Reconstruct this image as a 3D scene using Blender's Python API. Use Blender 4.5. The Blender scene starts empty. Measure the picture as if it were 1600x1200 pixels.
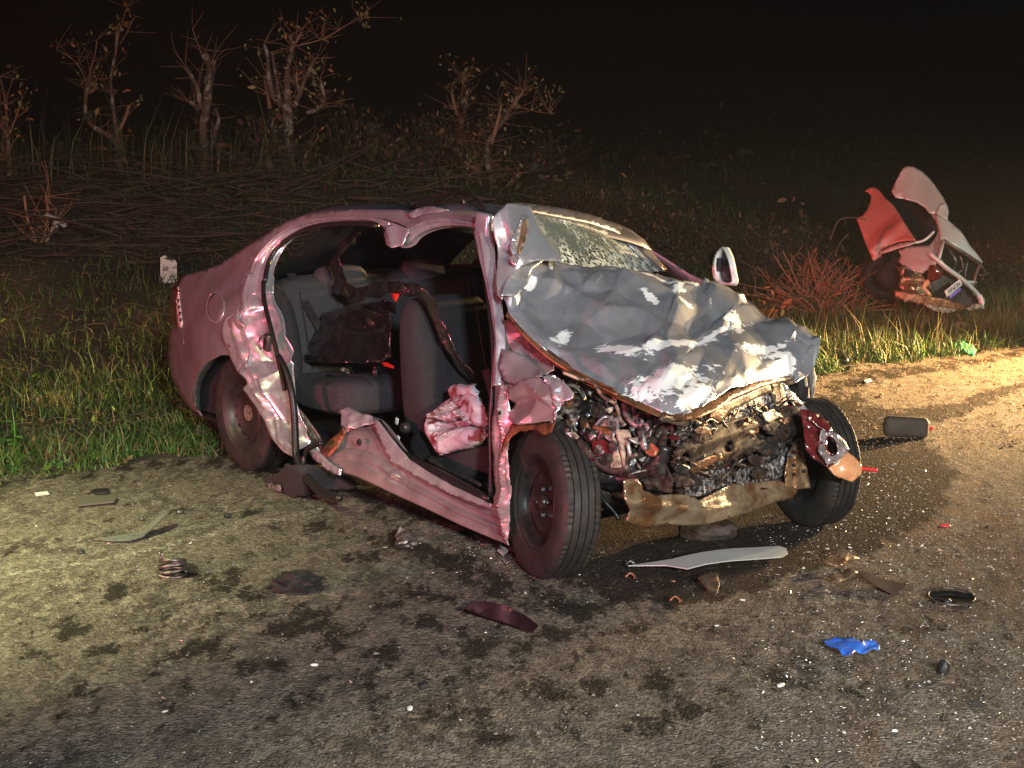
import bpy, math, random
import numpy as np
from mathutils import Vector, Matrix, geometry, noise as mnoise

C = bpy.context.scene
COL = C.collection
rnd = random.Random(11)
R_ = math.radians

# ------------------------------------------------------------------ camera
F_PX, HZ, CAM_H = 2450.0, 190.0, 1.75
PITCH = math.atan((600 - HZ) / F_PX)
cd = bpy.data.cameras.new('camera')
cam = bpy.data.objects.new('camera', cd)
COL.objects.link(cam)
cam.location = (0, 0, CAM_H)
cam.rotation_euler = (math.pi / 2 - PITCH, 0, 0)
cd.sensor_width = 36
cd.lens = 36 * F_PX / 1600
cd.clip_start = .05
cd.clip_end = 900
C.camera = cam

# ------------------------------------------------------------------ world, exposure
w = bpy.data.worlds.new('World')
C.world = w
w.use_nodes = True
nt = w.node_tree
sky = nt.nodes.new('ShaderNodeTexSky')
sky.sky_type = 'NISHITA'
sky.sun_disc = False
sky.sun_elevation = R_(-12)
sky.sun_rotation = R_(200)
bgn = nt.nodes['Background']
nt.links.new(sky.outputs[0], bgn.inputs[0])
bgn.inputs[1].default_value = .05
C.view_settings.view_transform = 'Standard'
C.view_settings.look = 'None'
C.view_settings.exposure = 0
C.view_settings.gamma = 1
C.view_settings.use_curve_mapping = False

# ------------------------------------------------------------------ unseen spots standing in for vehicle, beacon and work lights
def spot(name, loc, to, power, color, size=70, blend=.6, radius=.12):
    l = bpy.data.lights.new(name, 'SPOT')
    l.energy = power
    l.color = color
    l.spot_size = R_(size)
    l.spot_blend = blend
    l.shadow_soft_size = radius
    o = bpy.data.objects.new(name, l)
    COL.objects.link(o)
    o.location = loc
    o.rotation_euler = (Vector(to) - Vector(loc)).to_track_quat('-Z', 'Y').to_euler()
    return o
spot('work_lamp', (1.2, -2.2, 3.3), (.4, 7.2, .2), 2900, (.76, .90, 1.0), 60, .9, .25)
spot('red_beacon_lamp', (-7.6, .6, .8), (.9, 8.4, 1.35), 3700, (1, .15, .225), 36, .8, .16)
spot('red_beacon_lamp', (-3.4, -2.5, 2.4), (-3.0, 22, 3.6), 3400, (1, .34, .20), 38, .8, .16)
spot('red_beacon_lamp', (-6.5, 3.5, 3.3), (3.6, 14.0, 1.0), 7000, (1, .06, .035), 17, .9, .16)
spot('green_lamp', (-3.3, 5.0, 3.2), (-2.9, 5.9, 0), 1700, (.95, 1, .50), 76, 1, .15)
spot('warm_lamp', (6.1, 11.7, 1.05), (3.6, 10.75, .1), 12500, (1, .60, .25), 74, 1, .07)  # headlight off to the right, out of view
spot('warm_lamp', (6.5, 10.9, 1.3), (2.2, 7.6, .2), 2300, (1, .74, .42), 80, 1, .07)  # added wide spot, warms the bonnet and front end
spot('warm_lamp', (7.6, 11.2, 1.7), (4.3, 13.9, 1.1), 480, (1, .95, .75), 50, .8, .08)  # added spot to brighten the right side of the second wreck
spot('warm_lamp', (3.0, -2.4, 2.6), (1.4, 4.6, 0), 3500, (1, .78, .58), 52, 1, .2)  # added warm fill for the near road, not a headlight

# ------------------------------------------------------------------ pixel rays (photo 1600 x 1200)
ct, st = math.cos(PITCH), math.sin(PITCH)
def rays(p):
    p = np.atleast_2d(np.asarray(p, float))
    u = (p[:, 0] - 800) / F_PX
    v = (600 - p[:, 1]) / F_PX
    return np.stack([u, ct + v * st, -st + v * ct], 1)
def ground(px, py, z=0.):
    d = rays((px, py))[0]
    return np.array([0, 0, CAM_H]) + d * ((z - CAM_H) / d[2])
RO, FO = ground(385, 738), ground(878, 912)
EX = (FO - RO) / np.linalg.norm(FO - RO)
EY = np.array([-EX[1], EX[0], 0.])
CAR_ANG = math.atan2(EX[1], EX[0])
BAS = np.stack([EX, EY, [0, 0, 1.]], 1)          # columns
CW = np.array([0, 0, CAM_H])
CL = (CW - RO) @ BAS
def loc2w(p): return RO + np.asarray(p) @ BAS.T

class Surf:
    """smooth surface through a few pixels whose car (or world) coordinate is known"""
    def __init__(s, ctrl, space='car', smooth=0.):
        s.o = CL if space == 'car' else CW
        s.b = BAS if space == 'car' else np.eye(3)
        P = np.array([c[:2] for c in ctrl], float)
        d = rays(P) @ s.b
        ax = [{'x': 0, 'y': 1, 'z': 2}[c[2]] for c in ctrl]
        it = np.array([d[i, a] / (c[3] - s.o[a]) for i, (a, c) in enumerate(zip(ax, ctrl))])
        n = len(P)
        s.P = P
        K = s.k(P, P) + np.eye(n) * smooth
        A = np.zeros((n + 3, n + 3))
        A[:n, :n] = K
        A[:n, n] = 1; A[:n, n + 1:] = P / 1000.
        A[n, :n] = 1; A[n + 1:, :n] = P.T / 1000.
        s.w = np.linalg.lstsq(A, np.concatenate([it, np.zeros(3)]), rcond=None)[0]
    def k(s, a, b):
        r2 = ((a[:, None] - b[None]) ** 2).sum(2) / 1e6
        return r2 * np.log(r2 + 1e-12) * .5
    def __call__(s, p, push=0.):
        p = np.atleast_2d(np.asarray(p, float))
        n = len(s.P)
        it = s.k(p, s.P) @ s.w[:n] + s.w[n] + (p / 1000.) @ s.w[n + 1:]
        d = rays(p) @ s.b
        L = np.linalg.norm(d, axis=1)
        t = 1 / it - push / L
        return s.o + d * t[:, None]
def plane(axis, val, space='car'):
    return Surf([(700, 400, axis, val), (1000, 420, axis, val), (800, 800, axis, val), (1100, 820, axis, val)], space)

# ------------------------------------------------------------------ materials
def mat(name, base, rough=.5, metal=0., c2=None, cs=6., cmix=(.4, .65), bump=0., bs=40., coat=0., spec=.5, rvar=0.,
        mask=None, mcol=None, mrough=.5, mmetal=0., trans=0., emis=None, rand=0., obj=True, detail=6, attr=None, mscale=60., msharp=.12):
    m = bpy.data.materials.new(name)
    m.use_nodes = True
    t = m.node_tree
    N, L = t.nodes, t.links
    b = N['Principled BSDF']
    def c4(c): return (*c, 1)
    b.inputs['Base Color'].default_value = c4(base)
    b.inputs['Roughness'].default_value = rough
    b.inputs['Metallic'].default_value = metal
    b.inputs['Coat Weight'].default_value = coat
    b.inputs['Specular IOR Level'].default_value = spec
    if trans: b.inputs['Transmission Weight'].default_value = trans
    tc = N.new('ShaderNodeTexCoord')
    co = tc.outputs['Object']
    col = None
    if c2 is not None:
        n = N.new('ShaderNodeTexNoise'); n.inputs['Scale'].default_value = cs; n.inputs['Detail'].default_value = detail
        n.inputs['Roughness'].default_value = .6
        L.new(co, n.inputs['Vector'])
        r = N.new('ShaderNodeMapRange'); r.inputs[1].default_value = cmix[0]; r.inputs[2].default_value = cmix[1]
        L.new(n.outputs[0], r.inputs[0])
        x = N.new('ShaderNodeMix'); x.data_type = 'RGBA'
        x.inputs['A'].default_value = c4(base); x.inputs['B'].default_value = c4(c2)
        L.new(r.outputs[0], x.inputs['Factor'])
        col = x.outputs['Result']
    if attr:
        a = N.new('ShaderNodeAttribute'); a.attribute_name = attr
        x = N.new('ShaderNodeMix'); x.data_type = 'RGBA'; x.blend_type = 'MULTIPLY'; x.inputs['Factor'].default_value = 1
        if col: L.new(col, x.inputs['A'])
        else: x.inputs['A'].default_value = c4(base)
        L.new(a.outputs['Color'], x.inputs['B'])
        col = x.outputs['Result']
    if mask:
        a = N.new('ShaderNodeAttribute'); a.attribute_name = mask
        n = N.new('ShaderNodeTexNoise'); n.inputs['Scale'].default_value = mscale; n.inputs['Detail'].default_value = 7
        n.inputs['Roughness'].default_value = .65
        mp = N.new('ShaderNodeMapping'); mp.inputs['Scale'].default_value = (1, .45, 1)
        L.new(co, mp.inputs[0]); L.new(mp.outputs[0], n.inputs['Vector'])
        s = N.new('ShaderNodeMath'); s.operation = 'MULTIPLY_ADD'
        L.new(n.outputs[0], s.inputs[0]); s.inputs[1].default_value = 1.9; s.inputs[2].default_value = -.95
        ad = N.new('ShaderNodeMath'); ad.operation = 'ADD'
        L.new(a.outputs['Fac'], ad.inputs[0]); L.new(s.outputs[0], ad.inputs[1])
        r = N.new('ShaderNodeMapRange'); r.inputs[1].default_value = .5 - msharp; r.inputs[2].default_value = .5 + msharp
        L.new(ad.outputs[0], r.inputs[0])
        x = N.new('ShaderNodeMix'); x.data_type = 'RGBA'
        if col: L.new(col, x.inputs['A'])
        else: x.inputs['A'].default_value = c4(base)
        x.inputs['B'].default_value = c4(mcol)
        L.new(r.outputs[0], x.inputs['Factor'])
        col = x.outputs['Result']
        for sock, v0, v1 in (('Roughness', rough, mrough), ('Metallic', metal, mmetal)):
            q = N.new('ShaderNodeMapRange'); q.inputs[3].default_value = v0; q.inputs[4].default_value = v1
            L.new(r.outputs[0], q.inputs[0]); L.new(q.outputs[0], b.inputs[sock])
    elif rvar:
        n = N.new('ShaderNodeTexNoise'); n.inputs['Scale'].default_value = cs * 2.3; n.inputs['Detail'].default_value = 5
        L.new(co, n.inputs['Vector'])
        q = N.new('ShaderNodeMapRange'); q.inputs[1].default_value = .3; q.inputs[2].default_value = .7
        q.inputs[3].default_value = max(.05, rough - rvar); q.inputs[4].default_value = min(1, rough + rvar)
        L.new(n.outputs[0], q.inputs[0]); L.new(q.outputs[0], b.inputs['Roughness'])
    if col: L.new(col, b.inputs['Base Color'])
    if bump:
        n = N.new('ShaderNodeTexNoise'); n.inputs['Scale'].default_value = bs; n.inputs['Detail'].default_value = 5
        L.new(co, n.inputs['Vector'])
        u = N.new('ShaderNodeBump'); u.inputs['Strength'].default_value = 1; u.inputs['Distance'].default_value = bump
        L.new(n.outputs[0], u.inputs['Height']); L.new(u.outputs[0], b.inputs['Normal'])
    if emis:
        b.inputs['Emission Color'].default_value = c4(emis[0]); b.inputs['Emission Strength'].default_value = emis[1]
    return m

MT = {}
MT['silver'] = mat('silver_paint', (.20, .20, .215), .48, .35, (.15, .145, .14), 5, rvar=.06)
MT['wingtop'] = mat('lit_silver_paint', (.38, .39, .42), .40, .55, (.30, .30, .32), 5, rvar=.06)  # lit copy of the silver paint, brighter base for the wing top
MT['jamb'] = mat('bare_panel', (.66, .70, .74), .28, .7, (.48, .50, .54), 9, bump=.0003, bs=25, rvar=.06)
MT['hood'] = mat('scraped_glint_hood_paint', (.44, .47, .53), .34, .64, (.33, .35, .40), 6, (.40, .66),
                 mask='wear_glint', mcol=(.85, .88, .90), mrough=.5, mmetal=.2, mscale=42, msharp=.04)
MT['roof'] = mat('roof_paint', (.13, .13, .15), .45, .5, (.09, .09, .1), 4)
MT['under'] = mat('rusty_underside', (.16, .07, .04), .5, .5, (.28, .15, .08), 14, bump=.002, bs=60)
MT['redpanel'] = mat('primer_inner_panel', (.42, .37, .38), .34, .6, (.30, .25, .25), 8, bump=.0003, bs=20)
MT['black'] = mat('black_plastic', (.012, .012, .013), .42, 0, (.03, .028, .028), 12, bump=.001, bs=50)
MT['void'] = mat('dark_trim', (.008, .008, .009), .8)
MT['bag'] = mat('black_polythene', (.006, .006, .006), .24, 0, (.012, .009, .009), 10, bump=.0012, bs=22, coat=.5)
MT['seat'] = mat('grey_seat_fabric', (.030, .031, .034), .9, 0, (.022, .022, .025), 40, bump=.0012, bs=400)
MT['seat2'] = mat('dark_seat_fabric', (.018, .018, .020), .9, 0, (.013, .013, .015), 40, bump=.0012, bs=400)
MT['tyre'] = mat('tyre_rubber', (.009, .009, .009), .65, 0, (.022, .018, .015), 9, bump=.001, bs=90, rvar=.1)
MT['rim'] = mat('steel_rim', (.02, .018, .018), .3, .35, (.05, .04, .035), 14, bump=.0005, bs=80)
MT['rimdusty'] = mat('dusty_wheel_cover', (.022, .018, .017), .45, .1, (.034, .027, .024), 10)
MT['emblem'] = mat('emblem_metal_lit', (.55, .40, .32), .35, .6)  # orange-tan of reflected warm light put into the badge colour
MT['bag_white'] = mat('airbag_cloth', (.46, .47, .48), .85, 0, (.17, .04, .04), 11, (.50, .58), bump=.004, bs=60)
MT['glass_crazed'] = None
MT['brown'] = mat('burnt_brown_metal', (.026, .018, .015), .7, 0, (.085, .055, .042), 18, (.48, .66), bump=.003, bs=60, spec=.2)
MT['foil'] = mat('crushed_radiator_core', (.36, .35, .36), .45, .5, (.02, .016, .018), 55, (.44, .56), bump=.006, bs=120)
MT['gold'] = mat('muddy_crossmember', (.46, .37, .25), .35, .7, (.22, .11, .05), 9, (.42, .6), bump=.003, bs=50, rvar=.15)
MT['tan'] = mat('dusty_steel', (.17, .13, .10), .5, .5, (.07, .05, .04), 14, bump=.002, bs=60)
MT['alu'] = mat('engine_aluminium', (.36, .35, .34), .4, .6, (.05, .045, .04), 26, (.42, .58), bump=.003, bs=80)
MT['steel'] = mat('dark_steel', (.13, .12, .115), .38, .7, (.05, .04, .035), 24, bump=.002, bs=90)
MT['beige'] = mat('beige_plastic', (.36, .30, .22), .55, 0, (.07, .055, .045), 26, (.42, .6), bump=.002, bs=60)
MT['darkred'] = mat('dark_red_plastic', (.12, .015, .018), .2, 0, (.05, .01, .01), 12)
MT['redlens'] = mat('red_lens', (.09, .006, .006), .15, 0, coat=1)
MT['amber'] = mat('amber_lens', (.60, .32, .17), .28, 0, (.5, .22, .1), 12, coat=.6)
MT['copper'] = mat('rusty_bracket', (.30, .13, .06), .45, .6, (.1, .05, .03), 20, bump=.002, bs=70)
MT['wire'] = mat('rubber_hose', (.015, .014, .014), .35)
MT['white'] = mat('white_plastic', (.7, .72, .72), .45, 0, (.5, .5, .48), 12)
MT['trimwhite'] = mat('silver_trim', (.58, .62, .62), .4, .3, (.5, .54, .54), 6)
MT['strap'] = mat('buckle_red', (.55, .03, .02), .4)
MT['paper'] = mat('paper_scrap', (.62, .5, .4), .8, 0, (.3, .32, .35), 30)
MT['blue'] = mat('blue_nitrile', (.035, .13, .62), .32, 0, (.05, .2, .75), 20, bump=.002, bs=60)
MT['green'] = mat('green_cloth', (.03, .25, .12), .7)
MT['red'] = mat('red_plastic', (.6, .03, .03), .4)
MT['seal'] = mat('door_seal_rubber', (.012, .011, .011), .38, 0, bump=.0008, bs=60)

# ------------------------------------------------------------------ mesh helpers
def link(name, me, parent=None, m=None):
    o = bpy.data.objects.new(name, me)
    COL.objects.link(o)
    if parent: o.parent = parent
    if m: me.materials.append(m)
    return o
def mesh(name, V, Fc, m=None, parent=None, smooth=True, angle=None, attrs=None, solid=0., colors=None, recenter=False):
    me = bpy.data.meshes.new(name)
    V = np.asarray(V, float)
    off = None
    if recenter:
        off = V.mean(0); off[2] = V[:, 2].min(); V = V - off
    if isinstance(Fc, np.ndarray):
        k = Fc.shape[1]
        me.vertices.add(len(V)); me.vertices.foreach_set('co', V.astype(np.float32).ravel())
        me.loops.add(Fc.size); me.loops.foreach_set('vertex_index', Fc.astype(np.int32).ravel())
        me.polygons.add(len(Fc)); me.polygons.foreach_set('loop_start', np.arange(0, Fc.size, k, dtype=np.int32))
        me.polygons.foreach_set('loop_total', np.full(len(Fc), k, np.int32))
        me.update(calc_edges=True)
    else:
        me.from_pydata(V.tolist(), [], [list(f) for f in Fc])
    me.polygons.foreach_set('use_smooth', [smooth] * len(me.polygons))
    if attrs:
        for k_, a in attrs.items():
            at = me.attributes.new(k_, 'FLOAT', 'POINT'); at.data.foreach_set('value', np.asarray(a, np.float32))
    if colors is not None:
        at = me.color_attributes.new('tint', 'FLOAT_COLOR', 'POINT')
        cc = np.ones((len(V), 4), np.float32); cc[:, :3] = colors
        at.data.foreach_set('color', cc.ravel())
    if smooth and angle: me.set_sharp_from_angle(angle=R_(angle))
    me.update()
    o = link(name, me, parent, m)
    if off is not None: o.location = off
    if solid:
        md = o.modifiers.new('thickness', 'SOLIDIFY'); md.thickness = solid; md.offset = 0
    return o
def inpoly(P, poly):
    P = np.asarray(P, float); poly = np.asarray(poly, float)
    x, y = P[:, 0], P[:, 1]
    c = np.zeros(len(P), bool)
    j = len(poly) - 1
    for i in range(len(poly)):
        xi, yi = poly[i]; xj, yj = poly[j]
        cond = ((yi > y) != (yj > y)) & (x < (xj - xi) * (y - yi) / (yj - yi + 1e-12) + xi)
        c ^= cond
        j = i
    return c
def segdist(P, a, b):
    a = np.asarray(a, float); b = np.asarray(b, float)
    d = b - a
    t = np.clip(((P - a) @ d) / (d @ d + 1e-12), 0, 1)
    return np.linalg.norm(P - a - t[:, None] * d, axis=1)
def polydist(P, line, closed=False):
    n = len(line)
    r = np.full(len(P), 1e9)
    for i in range(n if closed else n - 1):
        r = np.minimum(r, segdist(P, line[i], line[(i + 1) % n]))
    return r
def resample(poly, step, closed=True, curve=False, jit=0.):
    out = []
    n = len(poly)
    P = [np.array(p, float) for p in poly]
    for i in range(n if closed else n - 1):
        a, b = P[i], P[(i + 1) % n]
        k = max(1, int(round(np.linalg.norm(b - a) / step)))
        p0 = P[i - 1] if (closed or i > 0) else a
        p3 = P[(i + 2) % n] if (closed or i + 2 < n) else b
        for s in range(k):
            t = s / k
            if curve:
                q = .5 * ((2 * a) + (-p0 + b) * t + (2 * p0 - 5 * a + 4 * b - p3) * t * t + (-p0 + 3 * a - 3 * b + p3) * t ** 3)
            else:
                q = a + (b - a) * t
            if jit and 0 < s: q = q + np.array([rnd.gauss(0, jit) for _ in q])
            out.append(q)
    if not closed: out.append(P[-1])
    return out
def tri(poly, step, holes=(), curve=False, jit=0., seed=1):
    rg = np.random.RandomState(seed)
    loops = [resample(poly, step, True, curve, jit)] + [resample(h, step, True, True) for h in holes]
    V = []; E = []
    for lp in loops:
        s = len(V); n = len(lp)
        V += [tuple(p) for p in lp]
        E += [(s + i, s + (i + 1) % n) for i in range(n)]
    pol = np.array(loops[0])
    x0, y0 = pol.min(0); x1, y1 = pol.max(0)
    gx, gy = np.meshgrid(np.arange(x0, x1, step), np.arange(y0, y1, step * .87))
    gx = gx + (np.arange(gx.shape[0]) % 2)[:, None] * step * .5
    G = np.stack([gx.ravel(), gy.ravel()], 1) + rg.uniform(-.22, .22, (gx.size, 2)) * step
    G = G[inpoly(G, pol)]
    if len(G): G = G[polydist(G, loops[0], True) > step * .45]
    for h in loops[1:]:
        if len(G): G = G[(~inpoly(G, h)) & (polydist(G, h, True) > step * .45)]
    V += [tuple(g) for g in G]
    r = geometry.delaunay_2d_cdt([Vector(v) for v in V], E, [], 0, 1e-4)
    P = np.array([tuple(v) for v in r[0]]); T = np.array([f for f in r[2]])
    c = P[T].mean(1)
    k = inpoly(c, loops[0])
    for h in loops[1:]: k &= ~inpoly(c, h)
    return P, T[k]
def tw(t): return np.abs(2 * (t - np.floor(t)) - 1)
def crumple(P, seed, size, n=5, warp=.35):
    """sharp folds of crushed sheet, 0..1, size = metres between folds"""
    rg = np.random.RandomState(seed)
    Q = P / size
    for k in range(3):
        a = rg.normal(size=(3, 3)) * .8
        Q = Q + warp * .5 * np.sin(Q @ a + rg.uniform(0, 6, 3))
    h = 0; wsum = 0
    for k in range(n):
        d = rg.normal(size=3); d /= np.linalg.norm(d)
        s = rg.uniform(.45, 1.5)
        h = h + tw(Q @ d * s + rg.uniform()) / s; wsum += 1 / s
    return h / wsum
class Facets:
    """piecewise flat height over pixel space: panels bent along straight creases"""
    def __init__(s, pts):
        s.p = np.array([q[:2] for q in pts], float); s.h = np.array([q[2] for q in pts], float)
        r = geometry.delaunay_2d_cdt([Vector(q) for q in s.p], [], [], 0, 1e-4)
        s.p = np.array([tuple(v) for v in r[0]]); s.h = np.array([s.h[o[0]] for o in r[3]]); s.t = np.array(r[2])
    def one(s, P):
        out = np.zeros(len(P)); best = np.full(len(P), -1e9)
        for a, b, c in s.t:
            A, B, C_ = s.p[a], s.p[b], s.p[c]
            d = (B[1] - C_[1]) * (A[0] - C_[0]) + (C_[0] - B[0]) * (A[1] - C_[1])
            if abs(d) < 1e-6: continue
            u = ((B[1] - C_[1]) * (P[:, 0] - C_[0]) + (C_[0] - B[0]) * (P[:, 1] - C_[1])) / d
            v = ((C_[1] - A[1]) * (P[:, 0] - C_[0]) + (A[0] - C_[0]) * (P[:, 1] - C_[1])) / d
            w_ = 1 - u - v; m_ = np.minimum(np.minimum(u, v), w_)
            k = m_ > best
            best[k] = m_[k]; cl = lambda q: np.clip(q, 0, 1)
            out[k] = (cl(u) * s.h[a] + cl(v) * s.h[b] + cl(w_) * s.h[c])[k]
        return out
    def __call__(s, P, r=2.5):
        return sum(s.one(P + np.array(o) * r) for o in ((0, 0), (1, 0), (-1, 0), (0, 1), (0, -1))) / 5
def rfac(poly, spacing, amp, seed=1, edge=.5):
    rt = random.Random(seed)
    A = np.array(poly, float); (x0, y0), (x1, y1) = A.min(0), A.max(0)
    n = int((x1 - x0) * (y1 - y0) / spacing ** 2) + 4
    pts = [(rt.uniform(x0 - spacing, x1 + spacing), rt.uniform(y0 - spacing, y1 + spacing), rt.gauss(0, amp)) for _ in range(n)]
    return Facets(pts)
def lumps(P, seed, size):
    rg = np.random.RandomState(seed)
    h = 0
    for k in range(6):
        d = rg.normal(size=3); d /= np.linalg.norm(d)
        h = h + np.sin(P @ d * 6.28 / size * rg.uniform(.6, 1.6) + rg.uniform(0, 6))
    return h / 6
def patch(name, poly, surf, m, parent, step=7., holes=(), disp=None, push=0., solid=.003, curve=False, jit=0., angle=38,
          attrs=None, seed=1, space='car', nrm=None, recenter=False):
    P, T = tri(poly, step, holes, curve, jit, seed)
    V = surf(P, push)
    if disp is not None:
        h = disp(P, V)
        if nrm is None:
            o = CL if space == 'car' else CW
            d = o - V; d /= np.linalg.norm(d, axis=1)[:, None]
        else:
            d = np.array(nrm, float)[None]; d = d / np.linalg.norm(d)
        V = V + d * h[:, None]
    # face the camera
    o = CL if space == 'car' else CW
    n = np.cross(V[T[:, 1]] - V[T[:, 0]], V[T[:, 2]] - V[T[:, 0]])
    if (n * (o - V[T[:, 0]])).sum() < 0: T = T[:, ::-1].copy()
    at = {k: f(P, V) for k, f in attrs.items()} if attrs else None
    return mesh(name, V, T, m, parent, True, angle, at, solid, recenter=recenter)
def tube(name, pts, rad, m, parent=None, seg=8, curve=True, sub=4, cap=True, make=True):
    P = [np.array(p, float) for p in pts]
    rr = list(rad) if hasattr(rad, '__len__') else [rad] * len(P)
    if curve and len(P) > 2:
        Q = []; RR = []
        n = len(P)
        for i in range(n - 1):
            a, b = P[i], P[i + 1]
            p0 = P[i - 1] if i else a; p3 = P[i + 2] if i + 2 < n else b
            for s in range(sub):
                t = s / sub
                Q.append(.5 * ((2 * a) + (-p0 + b) * t + (2 * p0 - 5 * a + 4 * b - p3) * t * t + (-p0 + 3 * a - 3 * b + p3) * t ** 3))
                RR.append(rr[i] + (rr[i + 1] - rr[i]) * t)
        Q.append(P[-1]); RR.append(rr[-1])
        P, rr = Q, RR
    V = []; Fc = []
    up = np.array([.13, .27, .95])
    for i, p in enumerate(P):
        d = P[min(i + 1, len(P) - 1)] - P[max(i - 1, 0)]
        d = d / (np.linalg.norm(d) + 1e-9)
        a = np.cross(d, up)
        if np.linalg.norm(a) < .1: a = np.cross(d, [1, 0, 0])
        a /= np.linalg.norm(a); b = np.cross(d, a)
        for k in range(seg):
            t = 2 * math.pi * k / seg
            V.append(p + (a * math.cos(t) + b * math.sin(t)) * rr[i])
    n = len(P)
    for i in range(n - 1):
        for k in range(seg):
            q = (k + 1) % seg
            Fc.append((i * seg + k, i * seg + q, (i + 1) * seg + q, (i + 1) * seg + k))
    if cap:
        Fc.append(tuple(range(seg))[::-1]); Fc.append(tuple((n - 1) * seg + k for k in range(seg)))
    if not make: return V, Fc
    return mesh(name, V, Fc, m, parent)
def join(parts):
    V = []; Fc = []
    for v, f in parts:
        s = len(V); V += list(v); Fc += [tuple(i + s for i in q) for q in f]
    return V, Fc
def rbox(name, c, size, m, parent=None, rot=(0, 0, 0), bev=.02, seg=3, sub=False):
    x, y, z = [s / 2 for s in size]
    V = [(sx * x, sy * y, sz * z) for sx in (-1, 1) for sy in (-1, 1) for sz in (-1, 1)]
    Fc = [(0, 1, 3, 2), (4, 6, 7, 5), (0, 4, 5, 1), (2, 3, 7, 6), (0, 2, 6, 4), (1, 5, 7, 3)]
    o = mesh(name, V, Fc, m, parent)
    o.location = c; o.rotation_euler = rot
    if bev:
        md = o.modifiers.new('bevel', 'BEVEL'); md.width = bev; md.segments = seg; md.limit_method = 'NONE'
    return o
def lathe(name, prof, m, parent=None, seg=48, axis='y', angle=35, disp=None):
    """prof = (radius, along) pairs round the local y axis"""
    V = []; Fc = []
    n = len(prof)
    for k in range(seg):
        t = 2 * math.pi * k / seg
        for r, y in prof:
            q = (r * math.cos(t), y, r * math.sin(t))
            if disp: q = disp(q, r, y, t)
            V.append(q)
    for k in range(seg):
        j = (k + 1) % seg
        for i in range(n - 1):
            Fc.append((k * n + i, k * n + i + 1, j * n + i + 1, j * n + i))
    return mesh(name, V, Fc, m, parent, True, angle)
def strip(name, A, B, surf, m, parent, nu=90, nv=20, disp=None, push=0., nrm=(0, -1, 0), angle=40, solid=.003):
    """sheet swept between two pixel lines, its rows running along them"""
    def al(L_, n):
        L_ = np.array(resample(L_, 2., False, True)); c = np.concatenate([[0], np.cumsum(np.linalg.norm(np.diff(L_, axis=0), axis=1))]); t = np.linspace(0, c[-1], n)
        return np.stack([np.interp(t, c, L_[:, 0]), np.interp(t, c, L_[:, 1])], 1)
    a, b = al(A, nu), al(B, nu)
    v = np.linspace(0, 1, nv)
    P = (a[:, None] * (1 - v)[None, :, None] + b[:, None] * v[None, :, None]).reshape(-1, 2)
    V = surf(P, push)
    if disp is not None:
        d = np.array(nrm, float); d /= np.linalg.norm(d)
        u_ = np.repeat(np.linspace(0, 1, nu), nv); v_ = np.tile(v, nu)
        V = V + d[None] * disp(u_, v_, V, P)[:, None]
    return mesh(name, V, gridfaces(nu, nv), m, parent, True, angle, solid=solid)
def gridfaces(h, w_):
    i = np.arange(h * w_).reshape(h, w_)
    return np.stack([i[:-1, :-1].ravel(), i[:-1, 1:].ravel(), i[1:, 1:].ravel(), i[1:, :-1].ravel()], 1)
def thing(name, label, cat, loc=(0, 0, 0), rz=0., group=None):
    o = bpy.data.objects.new(name, None)
    COL.objects.link(o)
    o.location = loc; o.rotation_euler = (0, 0, rz)
    return tag(o, label, cat, group)
def tag(o, label, cat, group=None):
    o['label'] = label; o['category'] = cat
    if group: o['group'] = group
    return o
def struct(o, kind='structure'):
    o['kind'] = kind
    return o
# ================================================================== ground
MT['scratch'] = mat('scratch_chalk', (.22, .20, .18), .9, 0, (.06, .055, .05), 40, (.4, .55))
ED = np.array([.811, .585]); EN = np.array([-.585, .811])     # along the road edge, outward to the verge
E0 = np.array([-1.9, 7.88])
def edge_d(x, y): return (np.asarray(x) - E0[0]) * EN[0] + (np.asarray(y) - E0[1]) * EN[1]
def sstep(a, b, x):
    t = np.clip((x - a) / (b - a), 0, 1)
    return t * t * (3 - 2 * t)
def terrain(x, y):
    d = edge_d(x, y)
    s = (np.asarray(x) - E0[0]) * ED[0] + (np.asarray(y) - E0[1]) * ED[1]
    z = -.05 + .05 * sstep(-.15, .3, d) + 1.0 * sstep(2.6, 8.5, d)
    z = z + sstep(.2, 1.5, d) * (.03 * np.sin(s * 2.1 + d) + .02 * np.sin(s * 5.3 - d * 3.1)) + sstep(3, 9, d) * .12 * np.sin(s * .7 + d * .5)
    return z
def on_terrain(px, py):
    d = rays((px, py))[0]
    t = 4.
    while t < 200:
        p = CW + d * t
        if p[2] < float(terrain(p[0], p[1])): return p
        t += .02 if t < 40 else .2
    return CW + d * 60
# terrain sheet: fine near the verge, coarse to the horizon
dd = np.concatenate([np.linspace(-420, -30, 8), np.linspace(-25, -.6, 10), np.linspace(-.4, 10, 120), np.linspace(11, 60, 25), np.linspace(80, 420, 8)])
ss = np.concatenate([np.linspace(-420, -40, 8), np.linspace(-30, -9, 10), np.linspace(-8.7, 16, 220), np.linspace(17, 60, 25), np.linspace(80, 420, 8)])
SS, DD = np.meshgrid(ss, dd)
X = E0[0] + SS * ED[0] + DD * EN[0]; Y = E0[1] + SS * ED[1] + DD * EN[1]
Z = terrain(X, Y) + np.random.RandomState(3).normal(0, .006, X.shape) * (DD > -.1) * (DD < 10)
mverge = mat('verge_soil', (.045, .030, .018), .95, 0, (.022, .018, .010), 1.6, bump=.02, bs=18)
g = mesh('verge_ground', np.stack([X.ravel(), Y.ravel(), Z.ravel()], 1), gridfaces(*X.shape), mverge)
struct(g)

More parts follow.
